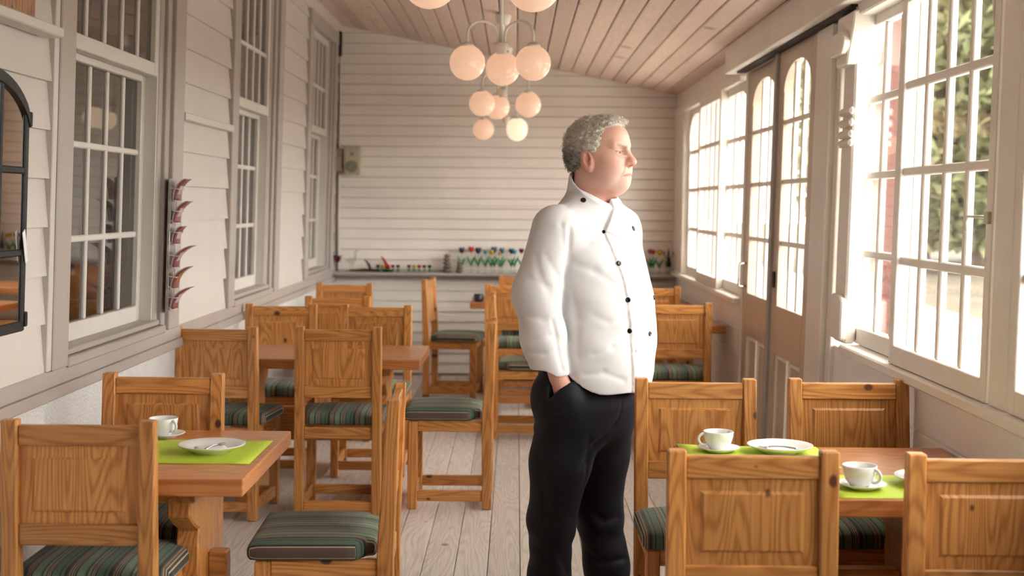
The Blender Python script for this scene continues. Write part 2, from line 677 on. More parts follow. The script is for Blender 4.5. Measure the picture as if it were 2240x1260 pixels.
# shelf along the back wall
shelf = thing('wall_shelf', 'grey painted shelf running the width of the white back wall', 'shelf', (0, 0, 0))
box('shelf_board', XL + .005, XR - .012, YB - .185, YB - .027, 0.832, 0.858, 'shelf_gray', shelf, 0.006)
box('shelf_apron', XL + .02, XR - .03, YB - .05, YB - .027, 0.795, 0.832, 'shelf_gray', shelf, 0.003)

# wall behind the camera
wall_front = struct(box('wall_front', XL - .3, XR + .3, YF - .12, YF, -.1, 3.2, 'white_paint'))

# left wall core with three window openings
WIN_L = [(4.42, 5.58), (7.02, 8.06), (9.50, 10.52)]
ZW0, ZW1 = 0.90, 2.70
wall_left = root('wall_left')
YG = YF
wbox('lower_wall', LW, YF, YB, -.05, .79, -.30, 0.0, 'plaster', wall_left)
wbox('wall_core', LW, YG, YB, .79, ZW0, -.30, -.02, 'gray_trim', wall_left)
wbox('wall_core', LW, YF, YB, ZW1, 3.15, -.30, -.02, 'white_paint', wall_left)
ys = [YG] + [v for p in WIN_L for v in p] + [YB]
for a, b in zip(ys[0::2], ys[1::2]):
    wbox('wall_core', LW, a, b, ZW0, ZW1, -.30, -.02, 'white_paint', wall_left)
# grey dado rail, two steps
rail = struct(wbox('trim_1', LW, YG, YB, 0.775, 0.815, -.01, 0.032, 'gray_trim', None, 0.004))
rail2 = struct(wbox('trim_2', LW, YG, YB, 0.8151, 0.872, -.01, 0.022, 'gray_trim', None, 0.004))
# cornice under the ceiling
struct(wbox('trim_3', LW, YF, YB, 2.80, 2.93, -.02, 0.03, 'white_paint', None, 0.004))
# weatherboards between the casings
SEG = [(YG, 4.27), (5.87, 6.90), (8.30, 9.40), (10.72, YB)]
bh = 0.155
for si, (a, b) in enumerate(SEG):
    z = 0.872
    while z < 2.80:
        z1 = min(z + bh, 2.80)
        bm = bmesh.new()
        t0, t1 = 0.022, 0.006
        a2 = a
        add_hex(bm, [LW(a2, z, -.02), LW(b, z, -.02), LW(b, z, t0 - .006), LW(a2, z, t0 - .006), LW(a2, z1, -.02), LW(b, z1, -.02), LW(b, z1, t1 - .006), LW(a2, z1, t1 - .006)])
        bmesh.ops.recalc_face_normals(bm, faces=bm.faces[:])
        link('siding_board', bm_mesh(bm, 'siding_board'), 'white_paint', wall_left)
        z = z1
wbox('corner_strip', LW, 4.235, 4.275, .872, 2.80, -.01, 0.024, 'white_paint', wall_left, 0.003)
wbox('ledge_moulding', LW, 5.88, 6.88, 1.785, 1.82, 0.0, 0.035, 'white_paint', wall_left, 0.004)

# the unlit room behind the left windows
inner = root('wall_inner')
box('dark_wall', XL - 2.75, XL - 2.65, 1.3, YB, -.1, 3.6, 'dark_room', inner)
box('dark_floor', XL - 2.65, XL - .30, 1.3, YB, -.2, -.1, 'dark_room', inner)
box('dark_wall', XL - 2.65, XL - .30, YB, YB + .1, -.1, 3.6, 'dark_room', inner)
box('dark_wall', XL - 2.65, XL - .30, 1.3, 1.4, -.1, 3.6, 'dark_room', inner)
for n, (a, b) in enumerate(WIN_L):
    for q in (a + .03, b - .17):
        bm = bmesh.new()
        pts = []
        for i in range(13):
            pts.append((q + i * .0115, -.40 + .02 * math.sin(i * 1.9)))
        V = [bm.verts.new(LW(u, .9, w)) for u, w in pts]
        V2 = [bm.verts.new(LW(u, 2.7, w)) for u, w in pts]
        for i in range(12):
            bm.faces.new((V[i], V[i + 1], V2[i + 1], V2[i]))
        me = bm_mesh(bm, 'curtain', True)
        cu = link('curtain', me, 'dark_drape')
        md = cu.modifiers.new('thick', 'SOLIDIFY')
        md.thickness = .004
        side = 'camera side' if q < a + .1 else 'far side'
        which = ['nearest', 'middle', 'farthest'][n]
        tag(cu, 'dim folded curtain behind the %s left window, %s' % (which, side), 'curtain', 'curtains in the dark room')


# ------------------------------------------------------------------ sash windows
def sash_grid(parent, W, y0, y1, z0, z1, w0, w1, cols, zrows, mat, glass, stile=0.05, rail_b=0.06, rail_t=0.04, bar=0.024, arch=None):
    """one sash: frame, bars, panes. zrows = bar heights"""
    s = parent
    wbox('stile', W, y0, y0 + stile, z0, z1, w0, w1, mat, s, 0.003)
    wbox('stile', W, y1 - stile, y1, z0, z1, w0, w1, mat, s, 0.003)
    wbox('rail', W, y0 + stile, y1 - stile, z0, z0 + rail_b, w0, w1, mat, s, 0.003)
    wbox('rail', W, y0 + stile, y1 - stile, z1 - rail_t, z1, w0, w1, mat, s, 0.003)
    gy0, gy1, gz0, gz1 = y0 + stile, y1 - stile, z0 + rail_b, z1 - rail_t
    cy = [gy0 + (gy1 - gy0) * i / cols for i in range(cols + 1)]
    wm = (w0 + w1) / 2
    bd = .011
    for c in cy[1:-1]:
        wbox('glazing_bar', W, c - bar / 2, c + bar / 2, gz0, gz1, wm - bd, wm + bd, mat, s, 0.004)
    for zr in zrows:
        wbox('glazing_bar', W, gy0, gy1, zr - bar / 2, zr + bar / 2, wm - bd - .001, wm + bd + .001, mat, s, 0.004)
    zz = [gz0] + list(zrows) + [gz1]
    for i in range(cols):
        for j in range(len(zz) - 1):
            wbox('pane', W, cy[i] + .002, cy[i + 1] - .002, zz[j] + .002, zz[j + 1] - .002, wm - .0015, wm + .0015, glass, s)


for n, (a, b) in enumerate(WIN_L):
    wn = root('window_%d' % (n + 1))
    # casing
    cl, crr = 0.145, (0.17 if n == 0 else 0.15)
    wbox('casing', LW, a - cl, a, ZW0 - .03, ZW1, -.02, 0.030, 'gray_trim', wn, 0.004)
    wbox('casing', LW, b + .12, b + .12 + crr, ZW0 - .03, ZW1, -.02, 0.030, 'gray_trim', wn, 0.004)
    wbox('casing', LW, b + .06, b + .12, ZW0 - .03, ZW1, -.03, 0.012, 'gray_trim', wn, 0.005)
    wbox('casing', LW, b, b + .06, ZW0 - .03, ZW1, -.05, -.006, 'gray_trim', wn, 0.004)
    wbox('casing', LW, a - cl, b + .12 + crr, ZW1, ZW1 + .10, -.02, 0.034, 'gray_trim', wn, 0.004)
    wbox('sill', LW, a, b + .06, ZW0 - .035, ZW0 - .002, -.30, 0.034, 'gray_trim', wn, 0.005)
    wbox('sill', LW, a, b + .03, ZW0, ZW0 + .022, -.10, 0.012, 'gray_trim', wn, 0.004)
    # jamb linings
    wbox('jamb', LW, a, a + .015, ZW0, ZW1, -.29, -.005, 'sash_paint', wn)
    wbox('jamb', LW, b - .015, b, ZW0, ZW1, -.29, -.012, 'sash_paint', wn)
    s1 = link('upper_sash', None, None, wn)
    sash_grid(s1, LW, a + .012, b - .012, 1.945, ZW1, -.055, -.012, 5, [2.305], 'sash_paint', 'inner_pane_glass', .04, .055, .05, .024)
    s2 = link('lower_sash', None, None, wn)
    sash_grid(s2, LW, a + .012, b - .012, ZW0 + .022, 1.965, -.105, -.062, 5, [1.285, 1.625], 'sash_paint', 'inner_pane_glass', .045, .065, .045, .024)

# ------------------------------------------------------------------ right wall
ZS = 0.885
wall_right = root('wall_right')
wbox('lower_wall', RW, YF, 5.50, -.05, ZS - .03, -.12, 0.0, 'white_paint_lifted', wall_right)
wbox('lower_wall', RW, 7.66, YB, -.05, ZS - .03, -.12, 0.0, 'white_paint_lifted', wall_right)
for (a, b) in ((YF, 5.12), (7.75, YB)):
    wbox('wall_board', RW, a, b, .56, .70, -.01, .007, 'white_paint_lifted', wall_right, 0.003)
    wbox('wall_board', RW, a, b, .706, ZS - .03, -.01, .007, 'white_paint_lifted', wall_right, 0.003)
    wbox('wall_board', RW, a, b, .28, .554, -.01, .007, 'white_paint_lifted', wall_right, 0.003)
    wbox('wall_board', RW, a, b, .0, .274, -.01, .007, 'white_paint_lifted', wall_right, 0.003)
wbox('head_beam', RW, YF, YB, 2.20, 2.50, -.14, 0.012, 'window_paint', wall_right, 0.004)
struct(wbox('trim_4', RW, YF, 5.13, 2.16, 2.215, -.02, 0.05, 'window_paint', None, 0.006))
struct(wbox('trim_5', RW, 7.86, YB - .02, 2.165, 2.215, -.02, 0.035, 'window_paint', None, 0.006))
# sliding door track cover
cover = struct(wbox('trim_6', RW, 5.0, 7.86, 2.205, 2.40, 0.012, 0.12, 'window_paint', None, 0.004))
wbox('track_gap', RW, 5.1, 7.7, 2.196, 2.206, 0.02, 0.075, 'dark_gap', cover)
# sills
for i, (a, b) in enumerate(((YF, 5.16), (7.70, YB - .02))):
    struct(wbox('trim_%d' % (7 + i), RW, a, b, ZS - .032, ZS + .004, -.12, 0.055, 'window_paint', None, 0.006))

# posts of the window wall
post = root('trim_22')
wbox('shaft', RW, 5.16, 5.33, ZS + .005, 2.20, -.01, 0.035, 'window_paint', post, 0.008)
wbox('jamb_board', RW, 5.445, 5.52, 0.0, 2.20, -.10, 0.02, 'window_paint', post, 0.004)
wbox('jamb_board', RW, 5.525, 5.80, 0.0, 2.19, -.10, 0.045, 'window_paint', post, 0.004)
bp = []
for i in range(9):
    t = i / 8
    bp.append((5.16 - .09 * math.sin(t * PI / 2) ** 1.5, 1.98 + .2 * t))
wprism('bracket', RW, [(5.33, 1.98)] + bp + [(5.33, 2.18)], -.02, 0.07, 'window_paint', post, 0.006)
wprism('bracket', RW, [(5.33, 2.02)] + [(5.16 - .04 * math.sin(i / 8 * PI), 2.02 + .09 * i / 8) for i in range(9)] + [(5.33, 2.11)], 0.068, 0.095, 'window_paint', post, 0.004)
for zc in (1.80, 1.755, 1.71, 1.675):
    wbox('bead', RW, 5.15, 5.34, zc - .016, zc + .016, 0.03, 0.052, 'window_paint', post, 0.012)
wprism('foot_carving', RW, [(5.15, .905), (5.34, .905), (5.34, 1.06), (5.30, 1.08), (5.20, 1.08), (5.15, 1.06)], 0.03, 0.055, 'window_paint', post, 0.006)

# other posts along the wall: plain white mullions
for i, (a, b) in enumerate(((3.46, 3.60), (1.50, 1.64), (10.42, YB))):
    struct(wbox('trim_%d' % (10 + i), RW, a, b, ZS, 2.20, -.12, 0.03, 'window_paint', None, 0.008))

ROWS_R = [1.243, 1.545, 1.838]


def arch_corner(parent, W, yc, side, zs, zt, w0, w1, depth, mat):
    """spandrel that rounds the top corner of a sash. yc = edge, side = +1 spreads to larger y"""
    pts = [(yc, zs)]
    for i in range(9):
        t = i / 8 * PI / 2
        pts.append((yc + side * depth * (1 - math.cos(t)), zs + (zt - zs) * math.sin(t)))
    pts.append((yc, zt))
    wprism('arch_spandrel', W, pts, w0, w1, mat, parent, 0.003)


def right_window(idx, sashes, arch_at=()):
    wn = root('window_%d' % idx)
    for (a, b, w0, w1, cols) in sashes:
        s = link('sash', None, None, wn)
        sash_grid(s, RW, a, b, ZS + .006, 2.17, w0, w1, cols, ROWS_R, 'window_paint', 'pane_glass', .05, .065, .05, .030)
    for (yc, side, depth) in arch_at:
        s = [q for q in wn.children][0]
        arch_corner(s, RW, yc, side, 1.96, 2.13, sashes[0][2] - .002, sashes[0][3] + .002, depth, 'window_paint')
    return wn


wn = right_window(4, [(4.50, 5.44, -.06, -.015, 4), (3.61, 4.55, -.012, .033, 4)])
arch_corner(wn.children[0], RW, 5.39, -1, 1.93, 2.125, -.062, -.013, .34, 'window_paint')
arch_corner(wn.children[1], RW, 3.66, 1, 1.93, 2.125, -.014, .035, .34, 'window_paint')
wn2 = right_window(5, [(2.60, 3.45, -.012, .033, 4), (1.65, 2.62, -.06, -.015, 4)])
wbox('upper_wall', RW, YF, 1.50, ZS - .03, 2.20, -.12, 0.0, 'white_paint_lifted', wall_right)
wf = right_window(6, [(9.50, 10.41, -.06, -.015, 4), (8.54, 9.52, -.012, .033, 4), (7.69, 8.59, -.06, -.015, 4)])
arch_corner(wf.children[0], RW, 10.36, -1, 1.93, 2.125, -.062, -.013, .30, 'window_paint')
arch_corner(wf.children[2], RW, 7.77, 1, 1.93, 2.125, -.062, -.013, .30, 'window_paint')
# latches on the near sash
s = wn.children[1]
hook = [RW(3.66, 1.40, .034), RW(3.66, 1.40, .06), RW(3.72, 1.40, .062), RW(3.735, 1.385, .062), RW(3.735, 1.36, .06)]
tube('latch', hook, .004, 'window_paint', s)
wbox('latch_plate', RW, 3.62, 3.655, 1.38, 1.415, .03, .042, 'speaker_beige', s, 0.002)

# ------------------------------------------------------------------ veranda doors
for di, (a, b) in enumerate(((6.72, 7.62), (5.82, 6.66))):
    d = root('door_%d' % (di + 1))
    w0, w1 = (-.03, .012) if di == 0 else (-.01, .032)
    zt = 2.195
    st = .125
    wbox('stile', RW, a, a + st, .02, zt, w0, w1, 'door_paint', d, 0.003)
    wbox('stile', RW, b - st, b, .02, zt, w0, w1, 'door_paint', d, 0.003)
    wbox('rail', RW, a + st, b - st, .70, .935, w0, w1, 'door_paint', d, 0.003)
    wbox('rail', RW, a + st, b - st, .02, .18, w0, w1, 'door_paint', d, 0.003)
    wbox('rail', RW, a + st, b - st, 2.12, zt, w0, w1, 'door_paint', d, 0.003)
    gy0, gy1 = a + st, b - st
    cy = [gy0 + (gy1 - gy0) * i / 3 for i in range(4)]
    for c in cy[1:-1]:
        wbox('glazing_bar', RW, c - .014, c + .014, .935, 2.12, (w0 + w1) / 2 - .012, (w0 + w1) / 2 + .012, 'window_paint', d, 0.004)
    for zr in ROWS_R:
        wbox('glazing_bar', RW, gy0, gy1, zr - .013, zr + .013, (w0 + w1) / 2 - .013, (w0 + w1) / 2 + .013, 'window_paint', d, 0.004)
    zz = [.935] + ROWS_R + [2.12]
    wm = (w0 + w1) / 2
    for i in range(3):
        for j in range(4):
            wbox('pane', RW, cy[i] + .002, cy[i + 1] - .002, zz[j] + .002, zz[j + 1] - .002, wm - .0015, wm + .0015, 'pane_glass', d)
    arch_corner(d, RW, gy0, 1, 1.99, 2.122, w0 - .001, w1 + .001, (gy1 - gy0) * .5, 'door_paint')
    arch_corner(d, RW, gy1, -1, 1.99, 2.122, w0 - .001, w1 + .001, (gy1 - gy0) * .5, 'door_paint')
    # two tall lower panels with moulded edges
    for i in range(2):
        p0 = gy0 + (gy1 - gy0) * (i * .52)
        p1 = p0 + (gy1 - gy0) * .48
        wbox('door_panel', RW, p0, p1, .18, .70, w0 + .012, w1 - .022, 'door_paint', d)
        wbox('panel_moulding', RW, p0, p0 + .026, .18, .70, w0 + .012, w1 - .004, 'window_paint', d, 0.008)
        wbox('panel_moulding', RW, p1 - .026, p1, .18, .70, w0 + .012, w1 - .004, 'window_paint', d, 0.008)
        wbox('panel_moulding', RW, p0 + .026, p1 - .026, .674, .70, w0 + .012, w1 - .004, 'window_paint', d, 0.008)
    if di == 0:
        bm = bmesh.new()
        add_tube(bm, [RW(7.52, 1.10, w1), RW(7.52, 1.10, w1 + .04), RW(7.52, 1.09, w1 + .045), RW(7.52, .98, w1 + .045), RW(7.52, .97, w1 + .04), RW(7.52, .97, w1)], .007)
        link('pull_handle', bm_mesh(bm, 'pull_handle', True), 'steel', d)
    else:
        wbox('lock_plate', RW, 6.58, 6.63, 1.02, 1.10, w1, w1 + .008, 'black_iron', d, 0.002)
struct(wbox('trim_20', RW, 6.665, 6.715, .0, 2.195, -.04, 0.05, 'shelf_gray', None, 0.006))
struct(wbox('trim_21', RW, 7.625, 7.70, .0, 2.195, -.08, 0.02, 'window_paint', None, 0.006))


# ------------------------------------------------------------------ chairs
def make_chair():
    t = thing('dining_chair', 'pine chair', 'chair')
    hw = 0.195
    # back posts: upright, raked a little above the seat
    prof = [(-.200, 0.0), (-.155, 0.0), (-.152, .44), (-.160, .56), (-.178, .866), (-.214, .866), (-.205, .56), (-.200, .44)]
    for s in (-1, 1):
        bm = bmesh.new()
        x0, x1 = (s * hw, s * (hw - .042))
        add_prism(bm, prof, 'x', min(x0, x1), max(x0, x1))
        bevel_all(bm, .0035)
        link('back_post', bm_mesh(bm, 'back_post'), 'pine_z', t)
    # front legs with a taper towards the foot
    for s in (-1, 1):
        bm = bmesh.new()
        xa, xb = s * hw * .985, s * (hw - .044)
        v, f = add_box(bm, min(xa, xb), max(xa, xb), .147, .192, 0, .41)
        bevel_all(bm, .004)
        link('front_leg', bm_mesh(bm, 'front_leg'), 'pine_z', t)
    xi = hw - .042

    def yb(z):
        return -.178 - (z - .44) * .036
    # rails across the back
    for (z0, z1, nm) in ((.800, .852, 'top_rail'), (.545, .600, 'lower_back_rail')):
        bm = bmesh.new()
        th = .012
        add_hex(bm, [(-xi, yb(z0) - th, z0), (xi, yb(z0) - th, z0), (xi, yb(z0) + th, z0), (-xi, yb(z0) + th, z0),
                     (-xi, yb(z1) - th, z1), (xi, yb(z1) - th, z1), (xi, yb(z1) + th, z1), (-xi, yb(z1) + th, z1)])
        bevel_all(bm, .003)
        link(nm, bm_mesh(bm, nm), 'pine_x', t)
    # raised panel: thin board with a fielded centre on both faces
    bm = bmesh.new()
    z0, z1 = .600, .800
    zc = (z0 + z1) / 2
    steps = [(1.0, .0045, 0), (.83, .0045, 1), (.79, .0095, 2)]
    for side in (-1, 1):
        rings = []
        for (f, d, _) in steps:
            a = xi - (1 - f) * .20
            h = .1 - (1 - f) * .17
            rings.append([bm.verts.new((sx * a, yb(zc + sz * h) + side * d, zc + sz * h)) for sx, sz in ((-1, -1), (1, -1), (1, 1), (-1, 1))])
        for A, B in zip(rings, rings[1:]):
            for i in range(4):
                bm.faces.new((A[i], A[(i + 1) % 4], B[(i + 1) % 4], B[i]))
        bm.faces.new(rings[-1])
    bmesh.ops.recalc_face_normals(bm, faces=bm.faces[:])
    link('back_panel', bm_mesh(bm, 'back_panel'), 'pine_z', t)
    # seat frame
    box('seat_rail', -xi, xi, -.19, -.168, .36, .412, 'pine_x', t, .003)
    box('seat_rail', -xi, xi, .157, .182, .36, .412, 'pine_x', t, .003)
    for s in (-1, 1):
        box('seat_rail', s * (hw - .010), s * (hw - .034), -.152, .147, .36, .412, 'pine_y', t, .003)
    # floor stretchers
    box('stretcher', -xi, xi, -.188, -.166, .035, .080, 'pine_x', t, .003)
    box('stretcher', -xi, xi, .158, .180, .035, .080, 'pine_x', t, .003)
    for s in (-1, 1):
        box('stretcher', s * (hw - .010), s * (hw - .034), -.155, .147, .035, .085, 'pine_y', t, .003)
    # cushion: rounded box, domed on top, notched between the back posts
    bm = bmesh.new()
    add_box(bm, -1, 1, -1, 1, -1, 1)
    bmesh.ops.subdivide_edges(bm, edges=bm.edges[:], cuts=11, use_grid_fill=True)
    H = Vector((.205, .183, .025))
    rr = .020
    for v in bm.verts:
        p = Vector([math.copysign(1 - (1 - abs(c)) ** 1.6 if abs(c) < 1 else 1, c) * h for c, h in zip(v.co, H)])
        q = Vector([max(-(h - rr), min(h - rr, c)) for c, h in zip(p, H)])
        d = p - q
        if d.length > 1e-6:
            p = q + d.normalized() * rr
        u, w = p.x / H.x, p.y / H.y
        if p.z > .004:
            p.z += .014 * (1 - u ** 4) * (1 - w ** 4)
        if w < -.78:
            p.x *= .76
        v.co = p + Vector((0, .031, .437))
    link('seat_cushion', bm_mesh(bm, 'seat_cushion', True), 'stripe_fabric', t)
    return t


CH = {}
proto_chair = make_chair()
first = [True]


def place_chair(key, x, y, rzdeg, label):
    if first[0]:
        c = proto_chair
        first[0] = False
    else:
        c = copy_tree(proto_chair)
    c.location = (x, y, 0.0008)
    c.rotation_euler = (0, 0, math.radians(rzdeg))
    tag(c, label, 'chair', 'pine dining chairs')
    CH[key] = c


def cx_px(px, Y):
    return P(px, 900, Y).x


place_chair('A', -1.105, 3.36 + .20, 0, 'pine chair nearest the bottom left corner, back to the camera')
place_chair('B', -1.137, 4.29 - .19, 180, 'pine chair facing the camera behind the left table with the plate')
place_chair('C', -.545, 3.93, 92, 'sideways pine chair with wide striped seat at the end of the left table')
place_chair('D', -.795, 5.95 + .20, 0, 'pine chair with its back to the camera, right one before the second left table')
place_chair('E', -1.322, 5.92 + .20, -6, 'pine chair by the leaflet rack, back to the camera')
place_chair('F', -1.285, 7.28 - .20, 180, 'pine chair behind the second left table, nearer the windows')
place_chair('G', -.762, 7.26 - .20, 180, 'pine chair behind the second left table, nearer the aisle')
place_chair('H', -1.06, 7.90 + .20, 0, 'pine chair just behind the second left table chairs, back to the camera')
place_chair('I', -1.19, 9.22 - .20, 180, 'farthest pine chair along the left wall, under the speaker')
place_chair('J', -.455, 9.85, -97, 'sideways pine chair by the back wall, facing right into the room')
place_chair('K', -.305, 6.36, 90, 'sideways pine chair alone in the aisle left of the chef, facing left')
place_chair('L', -.02, 9.22 + .20, 0, 'pine chair left of the chef at the back table, back to the camera')
place_chair('M', .06, 10.42 - .20, 180, 'rearmost pine chair under the tulip shelf, partly hidden by the chef')
place_chair('N', .05, 8.22, -90, 'pine chair mostly hidden by the chef, turned sideways beyond the aisle chair')
place_chair('P', .935, 9.10 + .20, 0, 'small distant pine chair just right of the chef at the back table')
place_chair('Q', .93, 7.60 + .20, 0, 'pine chair right of the chef by the doors, back to the camera')
place_chair('R', .582, 4.29 - .205, 180, 'pine chair behind the right table, touching the chef')
place_chair('U', 1.085, 4.31 - .20, 181, 'pine chair behind the right table below the near window')
place_chair('S', .545, 3.02 + .205, 0, 'large pine chair before the right table, back to camera, whole back in view')
place_chair('V', 1.085, 3.00 + .205, 0, 'pine chair cut off by the lower right corner, back to the camera')


# ------------------------------------------------------------------ tables
def make_table(label, x0, x1, y0, y1, zt=.700):
    cx, cy = (x0 + x1) / 2, (y0 + y1) / 2
    L, D = x1 - x0, y1 - y0
    t = thing('trestle_table', label, 'table', (cx, cy, 0.0008), 0, 'pine trestle tables')
    hx, hy = L / 2, D / 2
    box('tabletop', -hx, hx, -hy, hy, zt - .046, zt, 'pine_top', t, .004, 2)
    half = [(.23, .617), (.235, .57), (.18, .535), (.125, .51), (.14, .46), (.135, .40), (.11, .32), (.12, .24), (.17, .17), (.24, .12), (.26, .06), (.26, 0)]
    k = hy / .36
    pr = [(u * k, v) for u, v in half] + [(-u * k, v) for u, v in half[::-1]]
    for s in (-1, 1):
        xa = s * (hx - .20)
        prism('trestle_leg', pr, 'x', xa - .032, xa + .032, 'pine_z', t, .005)
        box('cleat', xa - .055, xa + .055, -hy * .78, hy * .78, .617, .654, 'pine_y', t, .004)
        box('stretcher_tenon', xa + s * .032, xa + s * .085, -.028, .028, .29, .42, 'pine_x', t, .004)
    box('stretcher', -(hx - .232), hx - .232, -.026, .026, .275, .435, 'pine_x', t, .004)
    return t


TT = .7008
T1 = make_table('pine trestle table with plate and lime mat at lower left', -1.465, -.706, 3.45, 4.19)
T2 = make_table('bare pine trestle table second along the left wall', -1.465, -.438, 6.11, 6.74)
T3 = make_table('pine trestle table farthest along the left wall, hidden behind chairs', -1.455, -.72, 8.33, 8.93)
T4 = make_table('pine trestle table beyond the chef beside the doors', .22, 1.27, 8.0, 8.62)
T5 = make_table('pine trestle table under the tulip shelf at the back', -.335, 1.28, 9.72, 10.36)
T6 = make_table('pine trestle table with two white cups at lower right', .478, 1.286, 3.28, 3.99)

# ------------------------------------------------------------------ tableware
PLATE = [(0, 0), (.052, 0), (.056, .004), (.070, .010), (.094, .021), (.0965, .024), (.094, .0245), (.070, .0145), (.054, .0095), (0, .0085)]
SAUCER = [(0, 0), (.036, 0), (.039, .003), (.060, .012), (.0625, .0145), (.060, .015), (.038, .008), (.030, .0065), (0, .006)]
CUP = [(0, 0), (.024, 0), (.026, .004), (.036, .016), (.0425, .036), (.0445, .052), (.0435, .0535), (.0415, .052), (.039, .036), (.032, .014), (.018, .008), (0, .0075)]


def make_plate(label, x, y, z, parts=True):
    t = thing('plate', label, 'plate', (x, y, z), 0, 'white side plates')
    lathe('dish', PLATE, 'white_china', t, 48)
    return t


def make_saucer(label, x, y, z):
    t = thing('saucer', label, 'saucer', (x, y, z), 0, 'white saucers')
    lathe('dish', SAUCER, 'white_china', t, 40)
    return t


def make_cup(label, x, y, z, rz):
    t = thing('coffee_cup', label, 'cup', (x, y, z), rz, 'white coffee cups')
    lathe('bowl', CUP, 'white_china', t, 40)
    pts = []
    for i in range(13):
        a = -PI * .55 + PI * 1.1 * i / 12
        pts.append((-.040 - .020 * math.cos(a), 0, .031 + .017 * math.sin(a)))
    tube('handle', pts, .0042, 'white_china', t, 8)
    return t


def make_spoon(label, x, y, z, rz):
    t = thing('teaspoon', label, 'spoon', (x, y, z), rz, 'teaspoons')
    bm = bmesh.new()
    bmesh.ops.create_uvsphere(bm, u_segments=14, v_segments=8, radius=1)
    for v in bm.verts:
        v.co = Vector((v.co.x * .0105, v.co.y * .017 + .048, .0035 + (v.co.z * .0035 if v.co.z < 0 else v.co.z * .0005)))
    link('bowl', bm_mesh(bm, 'spoon_bowl', True), 'steel', t)
    tube('handle', [(0, .034, .004), (0, .018, .006), (0, -.01, .0075), (0, -.04, .005), (0, -.052, .0035)], [.0022, .0020, .0022, .003, .0038], 'steel', t, 8)
    return t


def make_napkin(label, x, y, z, rz):
    bm = bmesh.new()
    n = 8
    V = [[bm.verts.new(((i / n - .5) * .085, (j / n - .5) * .075, .0012 * math.sin(i * 1.3) * math.cos(j * .9) + .0015)) for j in range(n + 1)] for i in range(n + 1)]
    for i in range(n):
        for j in range(n):
            bm.faces.new((V[i][j], V[i + 1][j], V[i + 1][j + 1], V[i][j + 1]))
    r = bmesh.ops.extrude_face_region(bm, geom=bm.faces[:])
    for g in r['geom']:
        if isinstance(g, bmesh.types.BMVert):
            g.co.z += .0014
    bmesh.ops.recalc_face_normals(bm, faces=bm.faces[:])
    o = link('paper_napkin', bm_mesh(bm, 'paper_napkin', True), 'paper')
    o.location = (x, y, z)
    o.rotation_euler = (0, 0, rz)
    return tag(o, label, 'napkin', 'paper napkins')


def make_mat(label, x0, x1, y0, y1, curl=False):
    bm = bmesh.new()
    n = 10
    V = []
    for i in range(n + 1):
        row = []
        for j in range(n + 1):
            u, v = i / n, j / n
            z = 0.0004
            if curl:
                z += .006 * max(0, 1 - (u * 4)) * max(0, (v - .6) * 2.5)
            row.append(bm.verts.new((x0 + (x1 - x0) * u, y0 + (y1 - y0) * v, TT + z)))
        V.append(row)
    for i in range(n):
        for j in range(n):
            bm.faces.new((V[i][j], V[i + 1][j], V[i + 1][j + 1], V[i][j + 1]))
    r = bmesh.ops.extrude_face_region(bm, geom=bm.faces[:])
    for g in r['geom']:
        if isinstance(g, bmesh.types.BMVert):
            g.co.z += .0012
    bmesh.ops.recalc_face_normals(bm, faces=bm.faces[:])
    o = link('placemat', bm_mesh(bm, 'placemat', True), 'lime_mat')
    return tag(o, label, 'placemat', 'lime placemats')


MZ = TT + .0018
# left table
make_mat('lime green placemat under the plate on the left table', -1.17, -.730, 3.65, 4.01)
make_plate('white plate with spoon and napkin on the left table', -.872, 3.82, MZ)
make_napkin('folded white napkin in the plate on the left table', -.872, 3.815, MZ + .0088, .35)
make_spoon('teaspoon on the napkin on the left table', -.866, 3.82, MZ + .012, -.25)
make_saucer('white saucer half hidden by the bottom left chair', -1.072, 4.06, TT)
make_cup('white cup half hidden by the bottom left chair', -1.076, 4.06, TT + .0064, PI * .8)
# right table, far setting
make_mat('lime green placemat under the far cup and plate, right table', .487, .905, 3.66, 3.985, True)
make_plate('white plate with spoon on the right table', .778, 3.885, MZ)
make_napkin('folded white napkin in the plate on the right table', .773, 3.88, MZ + .0088, -.3)
make_spoon('teaspoon on the napkin on the right table', .777, 3.875, MZ + .012, 1.15)
make_saucer('white saucer under the far cup on the right table', .600, 3.895, MZ)
make_cup('white cup with handle to the left, far side of the right table', .599, 3.895, MZ + .0064, 0.15)
# right table, near setting
make_mat('lime green placemat seen between the two nearest right chairs', .80, 1.22, 3.285, 3.57)
make_saucer('white saucer seen between the two nearest right chairs', .892, 3.40, MZ)
make_cup('white cup seen between the two nearest right chairs', .886, 3.40, MZ + .0064, PI * .75)
make_plate('white plate mostly hidden behind the lower right corner chair', 1.087, 3.45, MZ)
# dark votive glasses on the back table
VOT = [(0, 0), (.03, 0), (.033, .008), (.036, .055), (.033, .056), (.029, .012), (0, .01)]
for i, (x, y, lb) in enumerate(((-.275, 9.82, 'dark glass votive at the left end of the back table, outer one'),
                                (-.195, 9.80, 'dark glass votive at the left end of the back table, inner one'),
                                (1.20, 9.95, 'dark glass votive at the window end of the back table'))):
    t = thing('votive_glass', lb, 'glass', (x, y, TT), 0, 'dark votive glasses')
    lathe('tumbler', VOT, 'votive_dark', t, 24)

# ------------------------------------------------------------------ chandeliers
GR = .080


